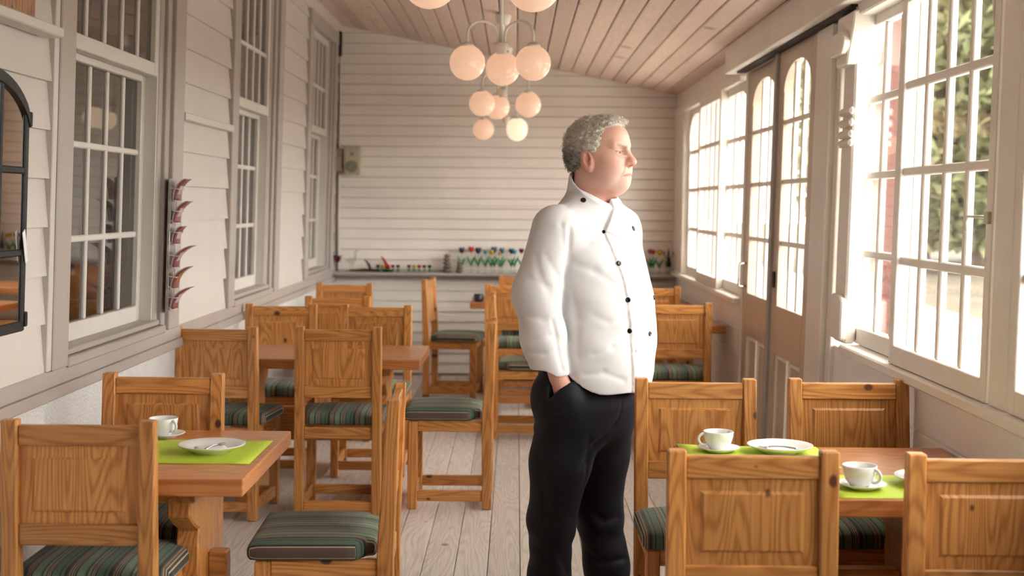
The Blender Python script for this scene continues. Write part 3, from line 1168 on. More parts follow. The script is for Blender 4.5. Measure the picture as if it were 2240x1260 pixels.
def make_chandelier(label, x, y, zg, rot, bright=()):
    t = thing('globe_chandelier', label, 'chandelier', (x, y, 0), 0, 'three-globe chandeliers')
    zh = zg + .085
    zc = ceil_z(x)
    tube('rod', [(0, 0, zh - .01), (0, 0, zc - .02)], .0085, 'lamp_white', t, 12)
    lathe('canopy', [(0, zc + .008), (.045, zc + .008), (.05, zc - .02), (.038, zc - .06), (.012, zc - .075), (0, zc - .075)], 'lamp_white', t, 24)
    lathe('hub', [(0, zh - .035), (.020, zh - .035), (.026, zh - .01), (.033, zh + .012), (.031, zh + .014), (0, zh + .010)], 'lamp_white', t, 24)
    R = .17
    for i in range(3):
        a = rot + i * 2 * PI / 3
        ca, sa = math.cos(a), math.sin(a)
        pts = []
        r0, r1 = .018, R
        pts.append((r0 * ca, r0 * sa, zh + .005))
        for j in range(13):
            q = PI - PI * j / 12
            rr = (r0 + r1) / 2 + (r1 - r0) / 2 * math.cos(q)
            pts.append((rr * ca, rr * sa, zh + .045 + .062 * math.sin(q)))
        pts.append((R * ca, R * sa, zh - .01))
        tube('arm', pts, .0062, 'lamp_white', t, 10)
        g = lathe('globe', [(0, -GR)] + [(GR * math.cos(b), GR * math.sin(b)) for b in [(-PI / 2 + PI * k / 20) for k in range(1, 20)]] + [(0, GR)],
                  'opal_globe_bright' if i in bright else 'opal_globe', t, 36, (R * ca, R * sa, zg))
        cp = lathe('cap', [(0, GR + .012), (.012, GR + .012), (.030, GR + .002), (.036, GR - .010), (.0, GR - .012)], 'lamp_white', g, 24)
    return t


make_chandelier('nearest chandelier, its globes cut off by the top edge', -.092, 3.66, 2.050, math.radians(38))
make_chandelier('large three-globe chandelier above and left of the chef', -.076, 6.02, 2.056, math.radians(88))
make_chandelier('middle-sized three-globe chandelier hanging beyond the large one', -.094, 8.35, 2.048, math.radians(-18))
make_chandelier('smallest, lowest-looking three-globe chandelier near the back wall', -.086, 10.05, 1.990, math.radians(60), (0, 2))

# ------------------------------------------------------------------ left wall things
# arched iron mirror
mr_ = thing('window_mirror', 'black iron arched window-pane mirror on the left wall', 'mirror')
MY0, MY1, MZ0, MZ1, MZT = 3.39, 4.015, 1.035, 1.675, 1.80
MC = (MY0 + MY1) / 2


def arc_z(y):
    u = (y - MC) / ((MY1 - MY0) / 2)
    return MZ1 + (MZT - MZ1) * math.sqrt(max(0, 1 - .96 * u * u)) - (MZT - MZ1) * .2 * (u * u)


def mbar(y0, y1, z0, z1, d=.014, nm='bar'):
    wbox(nm, LW, y0, y1, z0, z1, .016, .016 + d, 'black_iron', mr_, .004)


mbar(MY0, MY0 + .030, MZ0, MZ1 + .01, nm='frame_side')
mbar(MY1 - .030, MY1, MZ0, MZ1 + .01, nm='frame_side')
mbar(MY0, MY1, MZ0 - .008, MZ0 + .024, nm='frame_bottom')
NA = 20
ar_o = [(MY0 + (MY1 - MY0) * i / NA) for i in range(NA + 1)]
bmA = bmesh.new()
prev = None
for y in ar_o:
    zo = arc_z(y)
    ring = [bmA.verts.new(LW(y, zo, .016)), bmA.verts.new(LW(y, zo, .034)), bmA.verts.new(LW(y, zo - .032, .034)), bmA.verts.new(LW(y, zo - .032, .016))]
    if prev:
        for i in range(4):
            bmA.faces.new((prev[i], prev[(i + 1) % 4], ring[(i + 1) % 4], ring[i]))
    else:
        bmA.faces.new(ring)
    prev = ring
bmA.faces.new(prev[::-1])
bmesh.ops.recalc_face_normals(bmA, faces=bmA.faces[:])
link('frame_arch', bm_mesh(bmA, 'frame_arch'), 'black_iron', mr_)
for q in (1 / 3, 2 / 3):
    yq = MY0 + (MY1 - MY0) * q
    mbar(yq - .011, yq + .011, MZ0, arc_z(yq) - .01, .012)
for zq in (1.265, 1.512):
    mbar(MY0, MY1, zq - .011, zq + .011, .012)
wbox('hinge', LW, MY1 - .006, MY1 + .010, 1.645, 1.69, .018, .036, 'black_iron', mr_, .003)
wbox('hinge', LW, MY1 - .006, MY1 + .010, 1.04, 1.085, .018, .036, 'black_iron', mr_, .003)
# mirror panes, one for each opening
ycol = [MY0 + .02, MY0 + (MY1 - MY0) / 3, MY0 + (MY1 - MY0) * 2 / 3, MY1 - .02]
zrow = [MZ0 + .01, 1.265, 1.512, None]
for i in range(3):
    for j in range(3):
        a, b = ycol[i], ycol[i + 1]
        pts = [(a, zrow[j]), (b, zrow[j])]
        if j < 2:
            pts += [(b, zrow[j + 1]), (a, zrow[j + 1])]
        else:
            pts += [(b + (a - b) * k / 6, arc_z(b + (a - b) * k / 6) - .012) for k in range(7)]
        wprism('mirror_pane', LW, pts, .018, .024, 'mirror', mr_)
tg = wprism('price_tag', LW, [(3.965, 1.325), (3.983, 1.335), (4.012, 1.24), (3.994, 1.233)], .034, .036, 'paper')
tag(tg, 'white paper tag hanging on the black arched mirror', 'tag')

# ledge and picture in the upper left corner
lg = wbox('wall_ledge', LW, 2.6, 4.165, 1.932, 1.964, 0.01, 0.075, 'white_paint', None, .004)
tag(lg, 'white wooden ledge on the wall in the upper left corner', 'ledge')
pc = wbox('wooden_picture', LW, 3.0, 4.01, 1.966, 2.75, 0.018, 0.040, 'picture_wood', None, .004)
tag(pc, 'brown wooden board standing on the ledge in the upper left corner', 'board')

# leaflet rack: wire frame with six pockets
RY0, RY1 = 5.63, 5.73
rk = thing('leaflet_rack', 'narrow wire leaflet rack on the wall beside the nearest left window', 'rack')
wbox('backplate', LW, RY0 - .004, RY1 + .004, .95, 1.52, .031, .034, 'gray_trim', rk)
for yy in (RY0, RY1):
    tube('upright_wire', [LW(yy, .95, .040), LW(yy, 1.50, .040)], .0022, 'wire', rk, 6)
POC = [1.425, 1.330, 1.240, 1.140, 1.050, .962]
for zp in POC:
    tube('pocket_wire', [LW(RY0, zp + .055, .040), LW(RY0, zp + .050, .074), LW(RY1, zp + .050, .074), LW(RY1, zp + .055, .040)], .0018, 'wire', rk, 6)
    tube('pocket_wire', [LW(RY0, zp + .012, .040), LW(RY0, zp, .062), LW(RY1, zp, .062), LW(RY1, zp + .012, .040)], .0018, 'wire', rk, 6)
words_ = ['topmost', 'second from the top', 'third from the top', 'fourth from the top', 'fifth from the top', 'lowest']
curl = [.045, .055, .030, .075, .065, .070]
for i, zp in enumerate(POC):
    t = thing('leaflet', 'maroon leaflet curling out of the wall rack, ' + words_[i], 'leaflet', (0, 0, 0), 0, 'leaflets in the wire rack')
    for off, mt, nm in ((.000, 'brochure_pink', 'back_sheet'), (.0075, 'brochure_maroon', 'front_sheet')):
        bm = bmesh.new()
        n = 8
        A, B = [], []
        H = .105 if i != 2 else .085
        for q in range(n + 1):
            tt = q / n
            zz = zp + .002 + H * (tt - .12 * tt ** 3)
            ww = .046 + off + curl[i] * tt ** 2.4
            A.append([bm.verts.new(LW(RY0 + .004, zz, ww)), bm.verts.new(LW(RY1 - .004, zz, ww))])
            B.append([bm.verts.new(LW(RY0 + .004, zz, ww + .007)), bm.verts.new(LW(RY1 - .004, zz, ww + .007))])
        for q in range(n):
            bm.faces.new((A[q][0], A[q][1], A[q + 1][1], A[q + 1][0]))
            bm.faces.new((B[q][1], B[q][0], B[q + 1][0], B[q + 1][1]))
            bm.faces.new((A[q][0], A[q + 1][0], B[q + 1][0], B[q][0]))
            bm.faces.new((A[q][1], B[q][1], B[q + 1][1], A[q + 1][1]))
        bm.faces.new((A[0][0], B[0][0], B[0][1], A[0][1]))
        bm.faces.new((A[n][0], A[n][1], B[n][1], B[n][0]))
        bmesh.ops.recalc_face_normals(bm, faces=bm.faces[:])
        sh = link(nm, bm_mesh(bm, nm, True), mt, t)
    # printed block on the front
    bm = bmesh.new()
    v = []
    for tt in (.25, .62):
        zz = zp + .002 + H * (tt - .12 * tt ** 3)
        ww = .0612 + curl[i] * tt ** 2.4
        v += [LW(RY0 + .02, zz, ww), LW(RY1 - .02, zz, ww), LW(RY1 - .02, zz, ww + .001), LW(RY0 + .02, zz, ww + .001)]
    add_hex(bm, v)
    bmesh.ops.recalc_face_normals(bm, faces=bm.faces[:])
    link('printed_picture', bm_mesh(bm, 'printed_picture'), 'brochure_orange' if i in (4,) else 'brochure_pink', t)

# ------------------------------------------------------------------ back wall things
sp = thing('wall_speaker', 'small beige loudspeaker on the back wall near the left corner', 'speaker', (P(774, 353, YB).x, YB - .02, P(774, 353, YB).z))
box('cabinet', -.068, .068, -.10, 0, -.113, .113, 'speaker_beige', sp, .008, 2)
bm = bmesh.new()
add_box(bm, -.060, .060, -.106, -.100, -.105, .105)
bevel_all(bm, .002)
link('grille', bm_mesh(bm, 'grille'), 'speaker_beige', sp)
w_ = lathe('woofer', [(0, .004), (.034, .004), (.048, .007), (.052, .002), (.052, 0)], 'speaker_grille', sp, 28, (0, -.106, -.045))
w_.rotation_euler = (PI / 2, 0, 0)
w_ = lathe('tweeter', [(0, .004), (.012, .004), (.016, .001), (.016, 0)], 'speaker_grille', sp, 20, (0, -.106, .058))
w_.rotation_euler = (PI / 2, 0, 0)
jb = thing('switch_box', 'beige switch box in the corner beside the wall speaker', 'switch box', (P(742, 350, YB).x, YB - .021, P(742, 350, YB).z))
box('lower_box', -.045, .035, -.045, 0, -.095, .030, 'box_beige', jb, .005)
box('upper_box', -.025, .035, -.035, 0, .034, .095, 'speaker_beige', jb, .005)
box('box_edge', -.048, .036, -.05, -.045, -.10, -.085, 'shelf_gray', jb, .002)
cb = tube('wall_cable', [(XL + .03, YB - .045, 2.84), (XL + .036, YB - .046, 2.3), (XL + .030, YB - .046, 1.9), (XL + .026, YB - .046, 1.3), (XL + .030, YB - .046, .862)], .006, 'driftwood')
tag(cb, 'thin dark cable down the left corner of the back wall', 'cable')
cc = wbox('cable_box', LW, 10.78, 10.86, 2.62, 2.82, .0, .05, 'black_iron', None, .006)
tag(cc, 'small black box high in the far left corner', 'box')

SH = .8584
SY = YB - .105


def gem_head(bm, w, h):
    """tulip cup: lathe of six petals with pointed rim"""
    seg = 12
    prof = [(.10, 0), (.62, .18), (1.0, .55), (.86, .85)]
    rings = []
    for r, z in prof:
        rings.append([bm.verts.new((r * w / 2 * math.cos(2 * PI * i / seg), r * w / 2 * math.sin(2 * PI * i / seg), z * h)) for i in range(seg)])
    top = [bm.verts.new(((.92 if i % 2 == 0 else .55) * w / 2 * math.cos(2 * PI * i / seg), (.92 if i % 2 == 0 else .55) * w / 2 * math.sin(2 * PI * i / seg), h * (1.08 if i % 2 == 0 else .82))) for i in range(seg)]
    rings.append(top)
    inn = bm.verts.new((0, 0, h * .55))
    bot = bm.verts.new((0, 0, 0))
    for A, B in zip(rings, rings[1:]):
        for i in range(seg):
            bm.faces.new((A[i], A[(i + 1) % seg], B[(i + 1) % seg], B[i]))
    for i in range(seg):
        bm.faces.new((rings[-1][i], rings[-1][(i + 1) % seg], inn))
        bm.faces.new((rings[0][(i + 1) % seg], rings[0][i], bot))
    bmesh.ops.recalc_face_normals(bm, faces=bm.faces[:])


def leaf_mesh(side, h, spread, w):
    bm = bmesh.new()
    n = 6
    prev = None
    for i in range(n + 1):
        t = i / n
        cx = side * spread * t ** 1.3
        cz = h * t
        ww = w * math.sin(PI * (.12 + .88 * t)) + .0015
        q = [bm.verts.new((cx - ww / 2, -.003, cz)), bm.verts.new((cx + ww / 2, -.003, cz)), bm.verts.new((cx + ww / 2, .003, cz)), bm.verts.new((cx - ww / 2, .003, cz))]
        if prev:
            for k in range(4):
                bm.faces.new((prev[k], prev[(k + 1) % 4], q[(k + 1) % 4], q[k]))
        else:
            bm.faces.new(q)
        prev = q
    bm.faces.new(prev[::-1])
    bmesh.ops.recalc_face_normals(bm, faces=bm.faces[:])
    return bm_mesh(bm, 'leaf', True)


def tulip(px, ytop, col, label, size=1.0, dy=0.0, leafy=(575, 555)):
    Y = SY + dy
    p = P(px, ytop, Y)
    t = thing('glass_tulip', label, 'ornament', (p.x, Y, SH), 0, 'glass tulips on the shelf')
    top = p.z - SH
    hh, wd = .050 * size, .050 * size
    lathe('base', [(0, 0), (.018, 0), (.018, .004), (.005, .007), (0, .007)], 'tulip_clear', t, 16)
    tube('stem', [(0, 0, .006), (.001, 0, top * .4), (0, 0, top - hh)], .0028, 'glass_leafglass' if size < .5 else 'tulip_clear', t, 8)
    bm = bmesh.new()
    gem_head(bm, wd, hh)
    o = link('flower', bm_mesh(bm, 'flower', True), 'glass_' + col, t)
    o.location = (0, 0, top - hh)
    z0 = .055
    for s, hl in ((-1, .082), (1, .088)):
        l = link('leaf', leaf_mesh(s, hl * (.85 + .3 * random.random()), .030 + .008 * random.random(), .017), 'glass_leafglass', t)
        l.location = (0, 0, z0 + random.uniform(-.008, .004))
    return t


tulip(1010, 541, 'purple', 'dark purple glass tulip at the left end of the tall row')
tulip(1031, 539, 'red', 'red glass tulip in the tall row')
tulip(1046, 541, 'navy', 'dark navy glass tulip right of the red one', 1.1)
tulip(1062, 547, 'cyan', 'pale cyan small-headed glass tulip in the tall row', .7, -.02)
tulip(1081, 540, 'blue', 'blue glass tulip behind the yellow one', 1.05, .03)
tulip(1075, 546, 'yellow', 'yellow glass tulip in the tall row left of the chef', .85, -.03)
tulip(1098, 542, 'teal', 'teal glass tulip in the tall row', .95)
tulip(1093, 551, 'orange', 'orange small glass tulip below the teal one', .55, -.03)
tulip(1119, 543, 'blue', 'blue glass tulip next to the chef, left of the small turquoise one', 1.0, .02)
tulip(1126, 546, 'cyan', 'small turquoise glass tulip next to the chef', .75, -.02)
tulip(1141, 543, 'maroon', 'maroon glass tulip half hidden by the chef sleeve', .9)
tulip(1423, 545, 'pink', 'pink glass tulip just right of the chef', .8, .03)
tulip(1429, 546, 'red', 'deep red glass tulip right of the chef', .8)
tulip(1443, 547, 'yellow', 'yellow glass tulip at the right end of the shelf', .9)


def tulip_row(px0, px1, cols, label):
    p0, p1 = P(px0, 590, SY), P(px1, 590, SY)
    L = p1.x - p0.x
    t = thing('glass_tulip_row', label, 'ornament', (p0.x, SY - .02, SH), 0, 'low tulip rows on the shelf')
    box('base', -.02, L + .02, -.018, .018, 0, .006, 'tulip_clear', t, .001)
    for i, c in enumerate(cols):
        xx = L * i / (len(cols) - 1)
        bm = bmesh.new()
        gem_head(bm, .036, .030)
        o = link('flower', bm_mesh(bm, 'flower', True), 'glass_' + c, t)
        o.location = (xx, 0, .032)
        tube('stem', [(xx, 0, .005), (xx, 0, .034)], .0025, 'glass_leafglass', t, 6)
        for s in (-1, 1):
            l = link('leaf', leaf_mesh(s, .026, .014, .009), 'glass_leafglass', t)
            l.location = (xx, 0, .006)


tulip_row(827, 871, ['black', 'yellow', 'red', 'magenta', 'purple'], 'low row of five glass tulips beside the red glass bird')
tulip_row(895, 940, ['maroon', 'yellow', 'red', 'magenta', 'purple'], 'low row of five glass tulips in the middle of the shelf')

# cairns
for (px, h, n, lb) in ((978, .150, 5, 'taller brown stone stack on the shelf'), (1006, .092, 4, 'shorter brown stone stack on the shelf')):
    t = thing('stone_stack', lb, 'ornament', (P(px, 590, SY).x, SY, SH), 0, 'stone stacks on the shelf')
    z = 0
    for i in range(n):
        hh = h / n
        rr = (.046 if h > .1 else .036) * (1 - .55 * i / n)
        bm = bmesh.new()
        bmesh.ops.create_icosphere(bm, subdivisions=2, radius=1)
        for v in bm.verts:
            v.co = Vector((v.co.x * rr * random.uniform(.92, 1.08), v.co.y * rr * random.uniform(.92, 1.08), v.co.z * hh * .58))
        o = link('stone', bm_mesh(bm, 'stone', True), 'stone_brown', t)
        o.location = (random.uniform(-.004, .004), 0, z + hh * .55)
        z += hh

# red goblet
g = thing('red_candle_holder', 'dark red glass candle bowl on a clear stem, left end of shelf', 'candle holder', (P(738, 590, SY).x, SY, SH))
lathe('stem', [(0, 0), (.03, 0), (.03, .004), (.006, .010), (.005, .075), (0, .076)], 'tulip_clear', g, 20)
lathe('bowl', [(0, .076), (.018, .078), (.026, .095), (.030, .118), (.040, .128), (.036, .130), (.026, .120), (0, .100)], 'glass_maroon', g, 20)
# clear glass bird
g = thing('clear_glass_bird', 'clear glass bird standing on the shelf beside the red bowl', 'ornament', (P(768, 590, SY).x, SY, SH))
bm = bmesh.new()
add_tube(bm, [(-.045, 0, .085), (-.02, 0, .09), (.01, 0, .085), (.03, 0, .10), (.036, 0, .135), (.028, 0, .165), (.045, 0, .172), (.06, 0, .165)], [.004, .020, .024, .016, .009, .008, .010, .003], 10)
bmesh.ops.recalc_face_normals(bm, faces=bm.faces[:])
link('body', bm_mesh(bm, 'bird', True), 'tulip_clear', g)
tube('leg', [(-.008, 0, .07), (-.010, 0, .0)], .003, 'tulip_clear', g)
tube('leg', [(.012, 0, .07), (.014, 0, .0)], .003, 'tulip_clear', g)
# driftwood with dark bird
g = thing('driftwood_bird', 'dark wooden bird with long driftwood base on the shelf', 'ornament', (P(803, 590, SY).x, SY + .03, SH))
bm = bmesh.new()
add_tube(bm, [(-.15, 0, .010), (-.09, .004, .011), (-.03, -.004, .014), (.04, .003, .012), (.10, 0, .009)], [.005, .009, .012, .010, .005], 8)
bmesh.ops.recalc_face_normals(bm, faces=bm.faces[:])
link('base', bm_mesh(bm, 'base', True), 'driftwood', g)
bm = bmesh.new()
add_tube(bm, [(.020, 0, .015), (.022, 0, .030), (.012, 0, .055), (-.002, 0, .075), (-.012, 0, .090), (-.032, 0, .092)], [.006, .010, .011, .008, .007, .002], 8)
bmesh.ops.recalc_face_normals(bm, faces=bm.faces[:])
link('body', bm_mesh(bm, 'body', True), 'driftwood', g)
# red bird
g = thing('red_glass_bird', 'bright red glass bird with long raised neck on the shelf', 'ornament', (P(847, 590, SY + .05).x, SY + .05, SH))
bm = bmesh.new()
add_tube(bm, [(.016, 0, .016), (.008, 0, .030), (.000, 0, .045), (-.012, 0, .068), (-.022, 0, .088), (-.034, 0, .105), (-.052, 0, .128)], [.012, .022, .022, .012, .010, .009, .002], 10)
bmesh.ops.recalc_face_normals(bm, faces=bm.faces[:])
link('body', bm_mesh(bm, 'body', True), 'glass_redbird', g)
lathe('foot', [(0, 0), (.045, 0), (.04, .012), (.012, .022), (0, .022)], 'glass_darkgreen', g, 18)
# figurine
g = thing('hanging_figurine', 'dark green figurine with pointed hat in the far right corner', 'figurine', (P(1463, 590, SY).x, SY + .03, SH))
lathe('coat', [(0, .060), (.021, .060), (.024, .075), (.016, .120), (.011, .136), (0, .138)], 'glass_darkgreen', g, 16)
lathe('head', [(0, .136), (.008, .139), (.010, .148), (.006, .156), (0, .158)], 'stone_brown', g, 14)
lathe('hat', [(.012, .153), (.009, .165), (.004, .195), (0, .225)], 'driftwood', g, 14)
for s in (-1, 1):
    tube('leg', [(s * .009, 0, .062), (s * .011, 0, .02), (s * .012, -.004, .0)], .0055, 'box_beige', g)
    tube('arm', [(s * .012, 0, .128), (s * .028, 0, .145), (s * .037, 0, .168)], .003, 'driftwood', g)
    lathe('ball', [(0, -.008), (.006, -.005), (.008, 0), (.006, .005), (0, .008)], 'glass_purple', g, 12, (s * .038, 0, .172))


# ------------------------------------------------------------------ the person: implicit surfaces turned into meshes
def surface_nets(D, xs, ys, zs):
    S = D < 0
    nx, ny, nz = D.shape
    c = np.zeros((nx - 1, ny - 1, nz - 1), np.int8)
    for i in (0, 1):
        for j in (0, 1):
            for k in (0, 1):
                c += S[i:nx - 1 + i, j:ny - 1 + j, k:nz - 1 + k]
    act = np.argwhere((c > 0) & (c < 8))
    idm = -np.ones(c.shape, np.int64)
    idm[act[:, 0], act[:, 1], act[:, 2]] = np.arange(len(act))
    acc = np.zeros((len(act), 3))
    cnt = np.zeros(len(act))
    X = [xs, ys, zs]
    corners = [(i, j, k) for i in (0, 1) for j in (0, 1) for k in (0, 1)]
    for a in corners:
        for ax in range(3):
            if a[ax] == 1:
                continue
            b = list(a)
            b[ax] = 1
            ia = act + np.array(a)
            ib = act + np.array(b)
            da = D[ia[:, 0], ia[:, 1], ia[:, 2]]
            db = D[ib[:, 0], ib[:, 1], ib[:, 2]]
            m = (da < 0) != (db < 0)
            t = np.where(m, da / np.where(m, da - db, 1), 0)
            for d in range(3):
                pa = X[d][ia[:, d]]
                pb = X[d][ib[:, d]]
                acc[:, d] += np.where(m, pa + t * (pb - pa), 0)
            cnt += m
    V = acc / cnt[:, None]
    F = []
    for ax in range(3):
        o1, o2 = (ax + 1) % 3, (ax + 2) % 3
        sl0 = [slice(None)] * 3
        sl1 = [slice(None)] * 3
        sl0[ax] = slice(0, -1)
        sl1[ax] = slice(1, None)
        A, B = S[tuple(sl0)], S[tuple(sl1)]
        e = np.argwhere(A != B)
        ok = (e[:, o1] > 0) & (e[:, o2] > 0) & (e[:, o1] < D.shape[o1] - 1) & (e[:, o2] < D.shape[o2] - 1)
        e = e[ok]
        flip = A[e[:, 0], e[:, 1], e[:, 2]]
        q = []
        for (u, v) in ((-1, -1), (0, -1), (0, 0), (-1, 0)):
            c_ = e.copy()
            c_[:, o1] += u
            c_[:, o2] += v
            q.append(idm[c_[:, 0], c_[:, 1], c_[:, 2]])
        Q = np.stack(q, 1)
        Q[~flip] = Q[~flip][:, ::-1]
        F.append(Q)
    return V, np.concatenate(F)


def field(fn, xs, ys, zs, chunk=24):
    D = np.empty((len(xs), len(ys), len(zs)), np.float32)
    for k in range(0, len(zs), chunk):
        zz = zs[k:k + chunk]
        x_, y_, z_ = np.meshgrid(xs.astype(np.float32), ys.astype(np.float32), zz.astype(np.float32), indexing='ij')
        D[:, :, k:k + chunk] = fn(x_, y_, z_)
    return D


def smin(a, b, k):
    h = np.clip(.5 + .5 * (b - a) / k, 0, 1)
    return b + (a - b) * h - k * h * (1 - h)


def smax(a, b, k):
    return -smin(-a, -b, k)


def ell(x, y, z, c, r):
    q = np.sqrt(((x - c[0]) / r[0]) ** 2 + ((y - c[1]) / r[1]) ** 2 + ((z - c[2]) / r[2]) ** 2)
    q2 = np.sqrt(((x - c[0]) / r[0] ** 2) ** 2 + ((y - c[1]) / r[1] ** 2) ** 2 + ((z - c[2]) / r[2] ** 2) ** 2)
    return q * (q - 1) / np.maximum(q2, 1e-6)


def cone(x, y, z, a, b, ra, rb):
    a = np.array(a)
    b = np.array(b)
    d = b - a
    L2 = float(d @ d)
    t = np.clip(((x - a[0]) * d[0] + (y - a[1]) * d[1] + (z - a[2]) * d[2]) / L2, 0, 1)
    return np.sqrt((x - a[0] - t * d[0]) ** 2 + (y - a[1] - t * d[1]) ** 2 + (z - a[2] - t * d[2]) ** 2) - (ra + (rb - ra) * t)


def chain(x, y, z, pts, rad, k=.02):
    d = None
    for i in range(len(pts) - 1):
        e = cone(x, y, z, pts[i], pts[i + 1], rad[i], rad[i + 1])
        d = e if d is None else smin(d, e, k)
    return d


def ss(a, b, x):
    t = np.clip((x - a) / (b - a), 0, 1)
    return t * t * (3 - 2 * t)


# man frame ("design" units: seen at 660 px per metre); f forward, r to his right
MX, MS, MYW = .262, 1.03, 4.535
AB = math.radians(50)
AH = math.radians(60)
MXH = .273


def frame(x, y, a):
    sa, ca = math.sin(a), math.cos(a)
    return (x - MX) * sa - y * ca, -(x - MX) * ca - y * sa


def unframe(f, r, a):
    sa, ca = math.sin(a), math.cos(a)
    return MX + f * sa - r * ca, -f * ca - r * sa


def to_room(V):
    W = np.empty_like(V)
    W[:, 0] = V[:, 0] * MS
    W[:, 1] = MYW + V[:, 1] * MS
    W[:, 2] = CAMH + (V[:, 2] - CAMH) * MS
    return W


def to_design(p):
    return Vector((p[0] / MS, (p[1] - MYW) / MS, CAMH + (p[2] - CAMH) / MS))


def np_mesh(name, V, F, mat, parent, col=None, smooth_it=0):
    me = bpy.data.meshes.new(name)
    me.from_pydata(V.tolist(), [], F.tolist())
    me.update()
    for p in me.polygons:
        p.use_smooth = True
    if col is not None:
        at = me.color_attributes.new('Col', 'FLOAT_COLOR', 'POINT')
        at.data.foreach_set('color', np.concatenate([col, np.ones((len(col), 1))], 1).astype(np.float32).ravel())
    o = link(name, me, mat, parent)
    if smooth_it:
        md = o.modifiers.new('smooth', 'SMOOTH')
        md.factor = .5
        md.iterations = smooth_it
    return o


FLOOR_D = CAMH - CAMH / MS     # design height of the floor
KZ = np.array([.70, .80, .88, .96, 1.04, 1.12, 1.20, 1.28, 1.34, 1.39, 1.43, 1.47, 1.52])
KAR = np.array([.198, .198, .200, .203, .203, .200, .198, .196, .190, .165, .115, .080, .05])
KAF = np.array([.165, .170, .176, .182, .182, .174, .160, .142, .128, .112, .092, .075, .05])
KCF = np.array([-.004, .000, .008, .014, .014, .010, .000, -.012, -.022, -.026, -.024, -.018, -.01])


def torso(f, r, z, grow=0.0):
    ar = np.interp(z, KZ, KAR) + grow
    af = np.interp(z, KZ, KAF) + grow
    cf = np.interp(z, KZ, KCF)
    q = np.sqrt((r / ar) ** 2 + ((f - cf) / af) ** 2)
    return (q - 1) * np.minimum(ar, af)


ARM_R = [(-.028, .176, 1.345), (-.056, .226, 1.14), (-.030, .228, 1.00), (-.006, .208, .868)]
ARM_L = [(-.025, -.150, 1.345), (-.060, -.190, 1.10), (-.020, -.200, .98), (.02, -.180, .868)]


def folds(x, y, z, segs):
    d = 0
    for (a, b, w, amp) in segs:
        t = cone(x, y, z, a, b, 0, 0)
        d = d + amp * np.exp(-(t / w) ** 2)
    return d


FOLDS = []
TFOLDS = []


def jacket_base(x, y, z):
    f, r = frame(x, y, AB)
    d = torso(f, r, z)
    for arm in (ARM_R, ARM_L):
        s = cone(f, r, z, arm[0], arm[0], .001, .001) if False else np.sqrt((f - arm[0][0]) ** 2 + (r - arm[0][1]) ** 2 + (z - arm[0][2]) ** 2) - .070
        d = smin(d, s, .07)
        a = chain(f, r, z, arm, [.078, .079, .072, .064], .04)
        a = np.maximum(a, .862 + .30 * (f + .02) - z)
        a = a + .0010 * np.sin(z * 62 + f * 45 + 2.5 * np.sin(r * 25 + z * 9)) * ss(1.22, 1.05, z) * ss(.84, .9, z)
        crease = .0060 * np.exp(-((d - a) / .010) ** 2) * ss(1.27, 1.20, z)
        d = smin(d, a, .008) + crease
    # soft drape
    d = d + .0012 * np.sin(34 * z - 17 * r + 3.0 * np.sin(9 * f + 5 * z)) * ss(1.34, 1.15, z)
    d = d + .0030 * np.sin(26 * r + 22 * f + 4 * z) * ss(1.05, .85, z)
    return d


LAP = {}


def measure_lapel():
    """edge of the double-breasted overlap and of its turned-down corner, taken from the photo"""
    def zr(px, py):
        q = raymarch(jacket_base, px, py)
        return q[2], frame(q[0], q[1], AB)[1]
    e = sorted(zr(*p) for p in ((1337, 456), (1318, 505), (1334, 540), (1351, 582), (1364, 622), (1371, 660), (1377, 725), (1380, 780), (1383, 845)))
    LAP['z'] = np.array([v[0] for v in e])
    LAP['r'] = np.array([v[1] for v in e])
    LAP['tip'] = zr(1318, 506)
    LAP['end'] = zr(1380, 536)


def jacket_sdf(x, y, z):
    d = jacket_base(x, y, z)
    f, r = frame(x, y, AB)
    front = ss(.02, .05, f)
    edge = np.interp(z, LAP['z'], LAP['r'])
    d = d - .0052 * ss(0, .0025, edge - r) * front * ss(1.45, 1.44, z)
    # turned-down lapel corner
    (zt, rt), (ze, re) = LAP['tip'], LAP['end']
    line = zt + (r - rt) * (ze - zt) / (re - rt)
    inl = ss(0, .0025, edge - r) * ss(0, .0025, z - line) * front * ss(re - .03, re - .01, r)
    d = d - .0060 * inl
    if FOLDS:
        d = d + folds(x, y, z, FOLDS)
    hem = .815 + .080 * ss(.15, .0, f) + .003 * np.sin(r * 26)
    d = np.maximum(d, hem - z)
    # neck hole
    neck = cone(f, r, z, (-.022, 0, 1.36), (.016, 0, 1.56), .071, .075)
    d = smax(d, -neck, .006)
    # band collar
    cfc = -.012 + (z - 1.42) * .25
    ring = np.sqrt((r / .084) ** 2 + ((f - cfc) / .090) ** 2)
    shell = np.abs((ring - 1) * .084 - (z - 1.42) * .05) - .0055
    top = 1.474 - f * .74
    shell = np.maximum(shell, z - top)
    shell = np.maximum(shell, 1.37 - z)
    # throat opening
    shell = np.maximum(shell, .006 - np.abs(r + .018) - .6 * np.maximum(0, 1.44 - z) + np.where(f < 0, -1, 0) * .1)
    d = smin(d, shell, .008)
    return d


